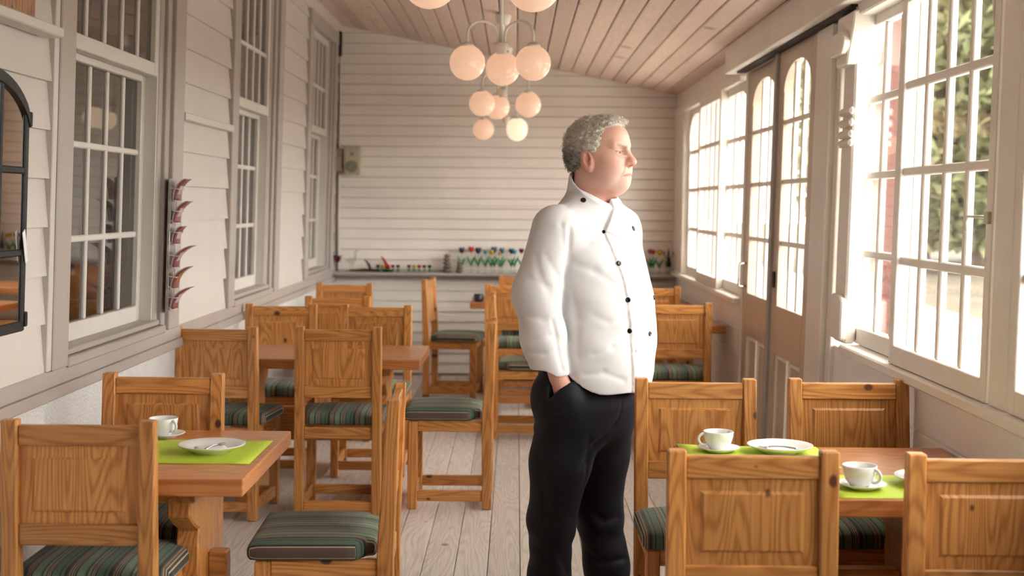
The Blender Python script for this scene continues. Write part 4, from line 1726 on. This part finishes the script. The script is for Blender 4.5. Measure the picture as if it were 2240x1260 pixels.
def trouser_sdf(x, y, z):
    f, r = frame(x, y, AB)
    zz = np.array([.60, .68, .76, .84, .95])
    ar = np.interp(z, zz, [.120, .160, .176, .176, .172])
    af = np.interp(z, zz, [.085, .126, .148, .152, .150])
    q = np.sqrt((r / ar) ** 2 + ((f + .030) / af) ** 2)
    d = (q - 1) * np.minimum(ar, af)
    d = np.maximum(d, z - .955)
    d = smax(d, .63 - z, .06)
    legR = chain(f, r, z, [(-.03, .085, .76), (-.055, .102, .58), (-.085, .112, .38), (-.092, .112, .20), (-.092, .112, FLOOR_D + .035)], [.108, .099, .078, .066, .068], .03)
    legL = chain(f, r, z, [(-.03, -.080, .76), (-.045, -.090, .58), (-.050, -.100, .38), (-.020, -.110, .20), (-.010, -.112, FLOOR_D + .035)], [.108, .100, .081, .072, .072], .03)
    legs = smin(legR, legL, .02)
    legs = np.maximum(legs, FLOOR_D + .022 - z)
    legs = legs + .0016 * np.sin(z * 48 + f * 38 + 14 * r + 2 * np.sin(20 * z)) * ss(.55, .35, z) + .002 * np.sin(15 * z - 40 * f + r * 20)
    d = smin(d, legs, .06)
    # hand and pocket bulge
    d = smin(d, ell(f, r, z, (-.010, .180, .800), (.096, .066, .092)), .055)
    d = d + .004 * np.exp(-((z - .742 - .25 * f) / .006) ** 2) * ss(.12, .16, r) * ss(.05, .0, f)
    d = d + .003 * np.exp(-((z - .722 - .4 * f) / .006) ** 2) * ss(.12, .16, r) * ss(.05, .0, f)
    # open pocket: front edge runs down and back
    notch = np.maximum(np.maximum(-.002 - f, (.802 + 1.05 * f) - z), .188 - r)
    d = smax(d, -notch, .004)
    if TFOLDS:
        d = d + folds(x, y, z, TFOLDS)
    return d


def head_frame(x, y):
    return frame(x - (MXH - MX), y, AH)


def head_unframe(f, r):
    x, y = unframe(f, r, AH)
    return x + MXH - MX, y


def seg2(u, v, a, b):
    """distance to a segment in a flat (u, v) chart"""
    du, dv = b[0] - a[0], b[1] - a[1]
    t = np.clip(((u - a[0]) * du + (v - a[1]) * dv) / (du * du + dv * dv), 0, 1)
    return np.sqrt((u - a[0] - t * du) ** 2 + (v - a[1] - t * dv) ** 2)


EYE = (.0785, .0325, 1.5965)


def face_sdf(x, y, z):
    f, r = head_frame(x, y)
    ra = np.abs(r)
    d = ell(f, r, z, (-.004, 0, 1.612), (.100, .079, .093))                        # skull
    d = smin(d, ell(f, r, z, (.048, 0, 1.640), (.052, .058, .050)), .03)          # forehead
    d = smin(d, ell(f, r, z, (.040, 0, 1.552), (.064, .064, .078)), .035)         # face block
    d = smin(d, ell(f, ra, z, (.052, .036, 1.540), (.046, .037, .046)), .03)      # cheeks
    d = smin(d, ell(f, ra, z, (.028, .045, 1.512), (.048, .029, .036)), .025)     # jowls
    d = smin(d, ell(f, r, z, (.083, 0, 1.494), (.027, .031, .022)), .022)         # chin
    d = smin(d, ell(f, r, z, (.040, 0, 1.478), (.046, .046, .028)), .03)          # under the chin
    d = smin(d, ell(f, r, z, (.087, 0, 1.526), (.026, .033, .030)), .02)          # muzzle
    d = smin(d, cone(f, ra, z, (.0925, .008, 1.619), (.076, .050, 1.619), .0120, .0105), .018)   # brow
    # eye sockets
    d = smax(d, -ell(f, ra, z, (.110, .032, 1.598), (.023, .021, .013)), .010)
    # lids with an almond opening
    ex, er, ez = EYE
    lid = ell(f, ra, z, (ex - .001, er, ez), (.0170, .0190, .0150))
    op = .0024 * (1 - ((ra - er + .001) / .0165) ** 2)
    zc = z - ez + .0012 + .10 * (ra - er)
    lid = np.where((f > ex + .002) & (op > 0), np.maximum(lid, op - np.abs(zc)), lid)
    d = smin(d, lid, .003)
    # nose
    d = smin(d, cone(f, r, z, (.094, 0, 1.612), (.116, 0, 1.570), .0092, .0140), .012)
    d = smin(d, ell(f, r, z, (.1195, 0, 1.5650), (.0165, .0165, .0140)), .008)
    d = smin(d, ell(f, ra, z, (.105, .0150, 1.5595), (.0145, .0092, .0105)), .005)
    d = smax(d, -ell(f, ra, z, (.114, .0078, 1.5495), (.0085, .0046, .0055)), .003)
    # lips
    d = smin(d, cone(f, ra, z, (.1100, 0, 1.5270), (.092, .025, 1.5225), .0055, .003), .006)
    d = smin(d, cone(f, ra, z, (.1085, 0, 1.5165), (.092, .023, 1.5170), .0062, .003), .006)
    # moustache, goatee
    d = smin(d, cone(f, ra, z, (.106, .004, 1.5375), (.090, .027, 1.5255), .006, .006), .008)
    fr = ss(.045, .065, f)
    # mouth line turned down at the corners, smile fold, folds under and over the eye, forehead lines
    zm = 1.5222 - 4.2 * np.maximum(ra - .012, 0) ** 2 * 3
    d = d + .0052 * np.exp(-((z - zm) / .0022) ** 2) * ss(.034, .028, ra) * fr
    d = d + .0030 * np.exp(-(seg2(ra, z, (.024, 1.557), (.040, 1.516)) / .0035) ** 2) * fr
    d = d - .0022 * np.exp(-(seg2(ra, z, (.020, 1.5835), (.045, 1.586)) / .0045) ** 2) * fr
    d = d + .0022 * np.exp(-(seg2(ra, z, (.018, 1.5765), (.048, 1.579)) / .0028) ** 2) * fr
    d = d + .0022 * np.exp(-(seg2(ra, z, (.018, 1.607), (.050, 1.606)) / .0022) ** 2) * fr
    d = d + .0005 * np.exp(-((z - 1.648 + ra * .1) / .0025) ** 2) * fr + .0004 * np.exp(-((z - 1.662 + ra * .12) / .0025) ** 2) * fr
    d = d + .0014 * np.exp(-(seg2(ra, z, (.050, 1.600), (.062, 1.606)) / .0018) ** 2) * ss(.03, .045, f)
    # ear: rim, bowl, lobe
    e = ell(f + .25 * (z - 1.566), ra, z, (-.004, .083, 1.568), (.0215, .0105, .0370))
    e = smax(e, -ell(f + .2 * (z - 1.57), ra, z, (.002, .0955, 1.573), (.0125, .0160, .0235)), .002)
    e = smin(e, cone(f, ra, z, (-.010, .0855, 1.585), (.000, .0855, 1.560), .0035, .0035), .004)
    e = smin(e, ell(f, ra, z, (.009, .0835, 1.563), (.0045, .0065, .008)), .004)
    d = smin(d, e, .005)
    return d


def body_sdf(x, y, z):
    f, r = frame(x, y, AB)
    d = face_sdf(x, y, z)
    n = cone(f, r, z, (-.022, 0, 1.36), (-.002, 0, 1.56), .068, .066)
    d = smin(d, n, .025)
    tr = np.maximum(np.maximum(torso(f, r, z, -.026), z - 1.44), .90 - z)
    d = smin(d, tr, .02)
    d = smin(d, ell(f, r, z, (-.03, 0, .82), (.10, .13, .13)), .02)
    for sgn, arm in ((1, ARM_R), (-1, ARM_L)):
        w = (arm[3][0] + .022, arm[3][1] + sgn * .004, arm[3][2])
        a = chain(f, r, z, arm[:3] + [(w[0], w[1], .87)], [.055, .044, .040, .027], .03)
        d = smin(d, a, .03)
        # hand: palm, fingers and thumb going down into the pocket
        palm = ell(f, r, z, (w[0] + .010, w[1] - sgn * .014, .825), (.038, .018, .048))
        wr = cone(f, r, z, (w[0], w[1], .87), (w[0] + .006, w[1] - sgn * .006, .84), .027, .025)
        h = smin(palm, wr, .02)
        for i, (o, ln) in enumerate(((.032, .052), (.014, .062), (-.004, .060), (-.022, .048))):
            fx = w[0] + .006 + o
            h = smin(h, chain(f, r, z, [(fx, w[1] - sgn * .020, .792), (fx, w[1] - sgn * .030, .792 - ln * .55), (fx - .004, w[1] - sgn * .042, .792 - ln)], [.0095, .0088, .0075], .006), .008)
        h = smin(h, chain(f, r, z, [(w[0] + .034, w[1] - sgn * .012, .838), (w[0] + .046, w[1] - sgn * .026, .815), (w[0] + .046, w[1] - sgn * .036, .790)], [.012, .0105, .0085], .006), .010)
        d = smin(d, h, .012)
    # hidden legs, so that the figure is whole
    for s in (1, -1):
        d = smin(d, chain(f, r, z, [(-.03, s * .085, .78), (-.05 - .02 * s, s * .10, .45), (-.05 - .03 * s, s * .11, FLOOR_D + .06)], [.07, .05, .036], .03), .03)
    return d


def noise3(p, seed, sc, n=5):
    rs = np.random.RandomState(seed)
    o = np.zeros(len(p))
    for i in range(n):
        k = rs.randn(3) * sc
        o += np.sin(p @ k + rs.rand() * 6.28)
    return o / n


def hair_sdf(x, y, z):
    f, r = head_frame(x, y)
    ra = np.abs(r)
    d = ell(f, r, z, (-.016, 0, 1.622), (.103, .090, .097))
    d = smin(d, ell(f, r, z, (-.058, 0, 1.575), (.052, .074, .060)), .03)
    # swept-up front
    d = smin(d, ell(f, r, z, (.050, -.004, 1.692), (.040, .056, .022)), .03)
    w = .0030 * (np.sin(f * 190 + 2.2 * np.sin(z * 120) + r * 60) * np.sin(z * 210 + 1.7 * np.sin(f * 110 + r * 90)) + .8 * np.sin(r * 240 + 2 * np.sin(z * 150)) * np.sin(f * 160 + z * 130))
    w = w + .0008 * np.sin(f * 420 + z * 300 + 3 * np.sin(r * 200)) * np.sin(z * 460 - r * 380)
    d = d + w
    # hairline: keep what lies above / behind this line
    line = np.interp(z, [1.50, 1.535, 1.56, 1.60, 1.625, 1.65, 1.675, 1.70], [-.060, -.036, -.022, .026, .044, .040, .050, .085])
    line = line + .004 * np.sin(z * 300) + np.where(z > 1.66, .02 * (1 - np.minimum(ra / .05, 1)), 0)
    # behind the ear the hair stays back
    d = smax(d, f - line, .008)
    d = smax(d, 1.530 + .05 * (f + .08) - z, .01)
    ear = ell(f, ra, z, (.002, .09, 1.566), (.024, .022, .036))
    d = smax(d, -ear, .006)
    return d


def rng(a, b, h):
    return np.arange(a, b + h, h)


def graded(segs):
    out = []
    for a, b, h in segs:
        n = max(1, int(round((b - a) / h)))
        out += list(np.linspace(a, b, n, endpoint=False))
    out.append(segs[-1][1])
    return np.array(out)


def raymarch(sdf, px, py, t0=3.6, t1=5.3):
    """point where the sight line through a photo pixel meets the cloth (design units)"""
    o = Vector((0, 0, CAMH))
    q = P(px, py, 1.0)
    d = (q - o)
    ts = np.linspace(t0, t1, 1700)
    pts = np.array([to_design(o + d * t) for t in ts])
    v = sdf(pts[:, 0], pts[:, 1], pts[:, 2])
    i = np.argmax(v < 0)
    if v[i] >= 0:
        return None
    return pts[i]


def add_folds():
    K = .62
    lst = [  # pixel polylines of the creases seen on the jacket: (points, width, depth)
        ([(1247, 500), (1243, 560), (1236, 610)], .008, .010), ([(1248, 555), (1290, 530), (1320, 526)], .012, .005),
        ([(1252, 575), (1300, 592), (1345, 622)], .014, .005), ([(1240, 650), (1233, 690), (1243, 745)], .009, .008),
        ([(1372, 728), (1340, 760), (1300, 775)], .012, .005), ([(1378, 722), (1400, 705), (1425, 690)], .008, .005),
        ([(1378, 728), (1388, 770), (1386, 830)], .006, .005), ([(1345, 640), (1368, 690), (1374, 720)], .010, .004),
        ([(1160, 610), (1200, 630), (1225, 625)], .012, .004), ([(1150, 690), (1190, 700), (1222, 690)], .012, .005),
        ([(1195, 560), (1218, 600), (1232, 650)], .012, .004), ([(1165, 745), (1205, 735), (1235, 750)], .012, .004),
        ([(1250, 640), (1262, 700), (1262, 780)], .014, .005), ([(1300, 690), (1330, 705), (1360, 700)], .012, .003),
        ([(1330, 462), (1322, 490), (1320, 505)], .005, .004), ([(1240, 450), (1228, 490), (1232, 530)], .010, .003),
        ([(1208, 700), (1218, 750), (1230, 808)], .007, .006), ([(1170, 560), (1180, 600), (1200, 640)], .012, .004),
        ([(1152, 770), (1190, 775), (1215, 765)], .010, .004), ([(1280, 820), (1320, 815), (1365, 832)], .010, .004),
        ([(1262, 470), (1275, 500), (1300, 520)], .012, .003), ([(1395, 540), (1400, 600), (1412, 640)], .010, .003)]
    for pl, w, amp in lst:
        q = [raymarch(jacket_base, *p) for p in pl]
        for a, b in zip(q, q[1:]):
            if a is not None and b is not None:
                FOLDS.append((tuple(a), tuple(b), w, amp * K))


def add_trouser_folds():
    lst = [([(1362, 858), (1358, 900), (1340, 945)], .005, .004), ([(1345, 930), (1300, 975), (1275, 1020)], .012, .006),
           ([(1290, 960), (1285, 1010), (1278, 1060)], .010, .005), ([(1195, 1120), (1220, 1150), (1245, 1130)], .012, .006),
           ([(1200, 1145), (1215, 1190), (1240, 1250)], .012, .005), ([(1300, 1120), (1320, 1140), (1350, 1130)], .012, .005),
           ([(1290, 1215), (1320, 1230), (1365, 1222)], .012, .006), ([(1190, 905), (1215, 900), (1240, 890)], .010, .004),
           ([(1180, 1030), (1190, 1080), (1192, 1120)], .012, .003)]
    out = []
    for pl, w, amp in lst:
        q = [raymarch(trouser_sdf, *p) for p in pl]
        for a, b in zip(q, q[1:]):
            if a is not None and b is not None:
                out.append((tuple(a), tuple(b), w, amp))
    TFOLDS.extend(out)


def build_person():
    man = thing('person', 'grey-haired man in white chef jacket standing with hand in pocket, looking right', 'person', (MX * MS, MYW, 0))
    inv = -np.array([MX * MS, MYW, 0])
    measure_lapel()
    add_folds()
    add_trouser_folds()
    # body
    xs = graded([(-.05, .12, .010), (.12, .42, .0028), (.42, .56, .010)])
    ys = graded([(-.32, -.13, .010), (-.13, .13, .0028), (.13, .28, .010)])
    zs = graded([(FLOOR_D, .70, .016), (.70, .90, .006), (.90, 1.38, .014), (1.38, 1.74, .0026)])
    D = field(body_sdf, xs, ys, zs)
    V, F = surface_nets(D, xs, ys, zs)
    f, r = head_frame(V[:, 0], V[:, 1])
    z = V[:, 2]
    col = np.tile(np.array([[.60, .365, .295]]), (len(V), 1))

    def blend(c, w):
        nonlocal col
        w = np.clip(w, 0, 1)[:, None]
        col = col * (1 - w) + np.array(c)[None] * w
    nz = noise3(V, 3, 60)
    blend((.57, .30, .235), .4 * ss(-.2, .6, nz))
    g = lambda c, s: np.exp(-(((f - c[0]) / s[0]) ** 2 + ((np.abs(r) - c[1]) / s[1]) ** 2 + ((z - c[2]) / s[2]) ** 2))
    ar_ = np.abs(r)
    blend((.58, .22, .18), .75 * g((.118, 0, 1.564), (.024, .025, .018)))
    blend((.58, .23, .18), .60 * g((-.002, .09, 1.57), (.035, .02, .045)))
    blend((.28, .09, .065), .80 * g((.003, .078, 1.572), (.013, .010, .022)))  # shade painted into the bowl of the ear
    blend((.55, .26, .20), .60 * ss(1.495, 1.46, z) * ss(.10, .05, f))
    blend((.55, .27, .20), .45 * g((.06, .03, 1.67), (.06, .06, .025)))
    blend((.58, .28, .22), .35 * g((.07, .05, 1.555), (.04, .03, .02)))
    beard = ss(1.530, 1.512, z) * ss(.066, .084, f) * ss(1.468, 1.480, z) + .9 * g((.104, .012, 1.5365), (.02, .022, .006))
    speck = .6 + .4 * noise3(V, 9, 900)
    blend((.50, .42, .35), .60 * np.clip(beard, 0, 1) * speck)
    blend((.50, .40, .34), .25 * ss(1.545, 1.52, z) * ss(.02, .05, f) * ss(1.47, 1.49, z) * speck)
    zm = 1.5222 - 12.6 * np.maximum(ar_ - .012, 0) ** 2
    blend((.30, .10, .085), .85 * np.exp(-((z - zm) / .0024) ** 2) * ss(.034, .027, ar_) * ss(.05, .07, f))
    blend((.50, .23, .19), .5 * np.exp(-((z - 1.519) / .006) ** 2) * ss(.028, .018, ar_) * ss(.06, .08, f))
    blend((.20, .145, .11), .85 * np.exp(-(seg2(ar_, z, (.014, 1.613), (.048, 1.6195)) / .0050) ** 2) * ss(.03, .06, f))
    blend((.25, .08, .06), .9 * g((.114, .008, 1.5505), (.010, .006, .005)))  # painted shading under the nose and in the nostrils
    blend((.12, .06, .045), .92 * np.exp(-(seg2(ar_, z, (.018, 1.6000), (.049, 1.5990)) / .0024) ** 2) * ss(.04, .06, f))
    blend((.44, .20, .15), .65 * g((.088, .032, 1.596), (.03, .020, .009)))  # eye socket shading mixed into the lid colour
    col = np.clip(col * 1.2, 0, .95)
    body = np_mesh('body', to_room(V) + inv, F, 'skin', man, col, 1)
    for s in (-1, 1):
        ex, ey = head_unframe(EYE[0], s * EYE[1])
        c = to_room(np.array([[ex, ey, EYE[2]]]))[0] + inv
        bm = bmesh.new()
        bmesh.ops.create_uvsphere(bm, u_segments=16, v_segments=12, radius=.0146)
        e = link('eye', bm_mesh(bm, 'eye', True), 'eye_white', man)
        e.location = c
        ex, ey = head_unframe(EYE[0] + .0092, s * EYE[1])
        c2 = to_room(np.array([[ex, ey, EYE[2]]]))[0] + inv
        bm = bmesh.new()
        bmesh.ops.create_uvsphere(bm, u_segments=12, v_segments=8, radius=.0066)
        i_ = link('iris', bm_mesh(bm, 'iris', True), 'iris', e)
        i_.location = Vector(c2) - Vector(c)
    # hair: soft mass with curls laid over it
    xs, ys, zs = rng(.13, .40, .0026), rng(-.13, .13, .0026), rng(1.51, 1.745, .0026)
    D = field(hair_sdf, xs, ys, zs)
    V, F = surface_nets(D, xs, ys, zs)
    rs = np.random.RandomState(4)

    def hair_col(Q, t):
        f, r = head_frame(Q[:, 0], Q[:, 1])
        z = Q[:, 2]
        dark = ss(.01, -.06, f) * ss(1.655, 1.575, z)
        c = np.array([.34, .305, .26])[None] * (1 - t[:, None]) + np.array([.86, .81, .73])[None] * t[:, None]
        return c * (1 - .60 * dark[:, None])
    t = np.clip(.58 + .4 * noise3(V, 5, 120, 6) + .3 * noise3(V, 6, 320, 6), 0, 1)
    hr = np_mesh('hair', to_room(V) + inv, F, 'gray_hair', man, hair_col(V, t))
    # curls
    e = .002
    pick = V[rs.randint(0, len(V), 5200)]
    gx = np.stack([hair_sdf(pick[:, 0] + (e if k == 0 else 0), pick[:, 1] + (e if k == 1 else 0), pick[:, 2] + (e if k == 2 else 0)) - hair_sdf(pick[:, 0], pick[:, 1], pick[:, 2]) for k in range(3)], 1)
    nn = gx / (np.linalg.norm(gx, axis=1)[:, None] + 1e-9)
    keep = np.ones(len(pick), bool)
    hf, hr_ = head_frame(pick[:, 0], pick[:, 1])
    keep &= ~((nn[:, 2] < -.5))
    verts, faces, cols = [], [], []
    sa, ca = math.sin(AH), math.cos(AH)
    back = np.array([-sa, ca, 0.])
    for i in np.nonzero(keep)[0]:
        p, n_ = pick[i], nn[i]
        top = ss(1.66, 1.70, p[2])
        flow = back * (1.0 - 1.7 * top * (hf[i] > .0)) + np.array([0, 0, -.7 + .9 * float(top)]) + rs.randn(3) * .55
        tg = flow - n_ * (flow @ n_)
        tg /= np.linalg.norm(tg) + 1e-9
        bn = np.cross(n_, tg)
        ln = rs.uniform(.010, .022)
        cr = rs.uniform(.0026, .0050)
        turns = rs.uniform(.8, 1.8)
        ph = rs.rand() * 6.28
        wd = rs.uniform(.0006, .0012)
        lift = rs.uniform(-.001, .0035)
        base = len(verts)
        m_ = 9
        for q in range(m_):
            u = q / (m_ - 1)
            a_ = ph + turns * 6.28 * u
            c = p + tg * (ln * (u - .3)) + bn * (cr * math.cos(a_)) + n_ * (lift + cr * .8 * math.sin(a_) - .0035 * (2 * u - 1) ** 2 + .001)
            w_ = wd * (1 - .6 * u)
            for k in range(3):
                b_ = 2.094 * k
                verts.append(c + bn * (w_ * math.cos(b_)) + n_ * (w_ * math.sin(b_)))
        for q in range(m_ - 1):
            for k in range(3):
                k2 = (k + 1) % 3
                faces.append((base + q * 3 + k, base + q * 3 + k2, base + q * 3 + 3 + k2, base + q * 3 + 3 + k))
        cols += [rs.uniform(.55, 1.15)] * (m_ * 3)
    verts = np.array(verts)
    hc = hair_col(verts, np.clip(np.array(cols), 0, 1.15))
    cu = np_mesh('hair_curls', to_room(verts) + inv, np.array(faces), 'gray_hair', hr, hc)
    cu['kind'] = 'stuff'
    # jacket
    h = .0038
    xs, ys, zs = rng(-.02, .52, h), rng(-.34, .29, h), rng(.77, 1.535, h)
    D = field(jacket_sdf, xs, ys, zs)
    V, F = surface_nets(D, xs, ys, zs)
    jk = np_mesh('chef_jacket', to_room(V) + inv, F, 'jacket', man, None, 1)
    # buttons
    for (bx, by, rad) in ((1276, 438, .0098), (1385, 500, .0095), (1321, 507, .006), (1354, 576, .0085), (1413, 570, .0085), (1374, 656, .0085),
                          (1430, 651, .008), (1377, 724, .0085), (1421, 730, .0085)):
        q = raymarch(jacket_sdf, bx, by)
        if q is None:
            continue
        e = .004
        gq = np.array([[q[0] + e, q[1], q[2]], [q[0] - e, q[1], q[2]], [q[0], q[1] + e, q[2]], [q[0], q[1] - e, q[2]], [q[0], q[1], q[2] + e], [q[0], q[1], q[2] - e]])
        v = jacket_sdf(gq[:, 0], gq[:, 1], gq[:, 2])
        nrm = Vector((v[0] - v[1], v[2] - v[3], v[4] - v[5])).normalized()
        c = Vector(to_room(q[None])[0] + inv)
        b = lathe('button', [(0, -.003), (rad, -.003), (rad * 1.02, .001), (rad * .8, .0038), (rad * .55, .0030), (0, .0026)], 'button_black', jk, 20)
        b.location = c
        b.rotation_euler = nrm.to_track_quat('Z', 'Y').to_euler()
    # trousers
    h = .0055
    xs, ys, zs = rng(-.06, .50, h), rng(-.32, .30, h), rng(FLOOR_D, .975, h)
    D = field(trouser_sdf, xs, ys, zs)
    V, F = surface_nets(D, xs, ys, zs)
    np_mesh('trousers', to_room(V) + inv, F, 'trousers', man, None, 1)
    # shoes
    for (ff, rr) in ((-.075, .118), (.008, -.116)):
        def shoe(x, y, z):
            f, r = frame(x, y, AB)
            d = cone(f, r, z, (ff - .02, rr, FLOOR_D + .045), (ff + .13, rr, FLOOR_D + .030), .045, .038)
            d = smin(d, cone(f, r, z, (ff - .02, rr, FLOOR_D + .05), (ff - .01, rr, FLOOR_D + .10), .042, .042), .03)
            return np.maximum(d, FLOOR_D + .001 - z)
        xx, yy = unframe(ff + .05, rr, AB)
        xs, ys, zs = rng(xx - .17, xx + .17, .006), rng(yy - .17, yy + .17, .006), rng(FLOOR_D - .006, FLOOR_D + .17, .006)
        V, F = surface_nets(field(shoe, xs, ys, zs), xs, ys, zs)
        np_mesh('shoe', to_room(V) + inv, F, 'shoe_black', man, None, 1)
    return man


build_person()

# ------------------------------------------------------------------ outdoors, seen through the right-hand windows
gr = struct(box('ground', XR + .16, 130, -60, 150, -.52, -.42, 'grass_dry'))
rd = box('gravel_drive', XR + .5, 7.6, -12, 70, -.42, -.40, 'gravel_pale')
struct(rd)
pr_ = box('red_post', 2.07, 2.19, 7.56, 7.68, -.40, 2.6, 'barn_red', None, .006)
tag(pr_, 'red painted post outside, left edge of the near right window', 'post')


def make_tree(label, x, y, h, rad, mat, n, seed, conif=True):
    rs = random.Random(seed)
    t = thing('garden_tree', label, 'tree', (x, y, -.42), 0, 'trees beyond the drive')
    tube('trunk', [(0, 0, 0), (.05, 0, h * .5), (0, 0, h * .95)], [rad * .09, rad * .06, .02], 'bark', t, 8)
    bm = bmesh.new()
    for i in range(n):
        u = rs.random()
        zz = h * (.06 + .94 * u)
        rr = rad * ((1 - u) ** .8 + .08 if conif else math.sin(PI * (.12 + .86 * u)) ** .6) * (rs.random() ** .45)
        a = rs.random() * 2 * PI
        c = Vector((rr * math.cos(a), rr * math.sin(a), zz))
        s = rs.uniform(.14, .32) * (rad / 2.2) ** .5
        d = Vector((rs.uniform(-1, 1), rs.uniform(-1, 1), rs.uniform(-.9, .3))).normalized()
        e = d.cross(Vector((rs.uniform(-1, 1), rs.uniform(-1, 1), 1))).normalized()
        vs = [bm.verts.new(c - d * s), bm.verts.new(c + e * s * .45), bm.verts.new(c + d * s), bm.verts.new(c - e * s * .45)]
        bm.faces.new(vs)
    o = link('foliage', bm_mesh(bm, 'foliage'), mat, t)
    o['kind'] = 'stuff'


TR = [(10.4, 38, 11, 3.0, 'leaf_yellow', 'yellow-green tree outside the near window, behind the red post'),
      (14.0, 46, 14, 4.0, 'leaf_yellow', 'tall pale green tree outside, farthest back behind the near window'),
      (12.9, 37, 12, 2.6, 'leaf_green', 'green tree outside the near window, middle panes'),
      (17.0, 46, 14, 3.8, 'leaf_green', 'broad green tree outside, right-hand panes of the near window'),
      (18.8, 42, 13, 3.6, 'leaf_yellow', 'pale green tree outside at the right edge of the near window')]
for i, (x, y, h, r_, m_, lb) in enumerate(TR):
    make_tree(lb, x, y, h, r_, m_, 9000, 10 + i, False)
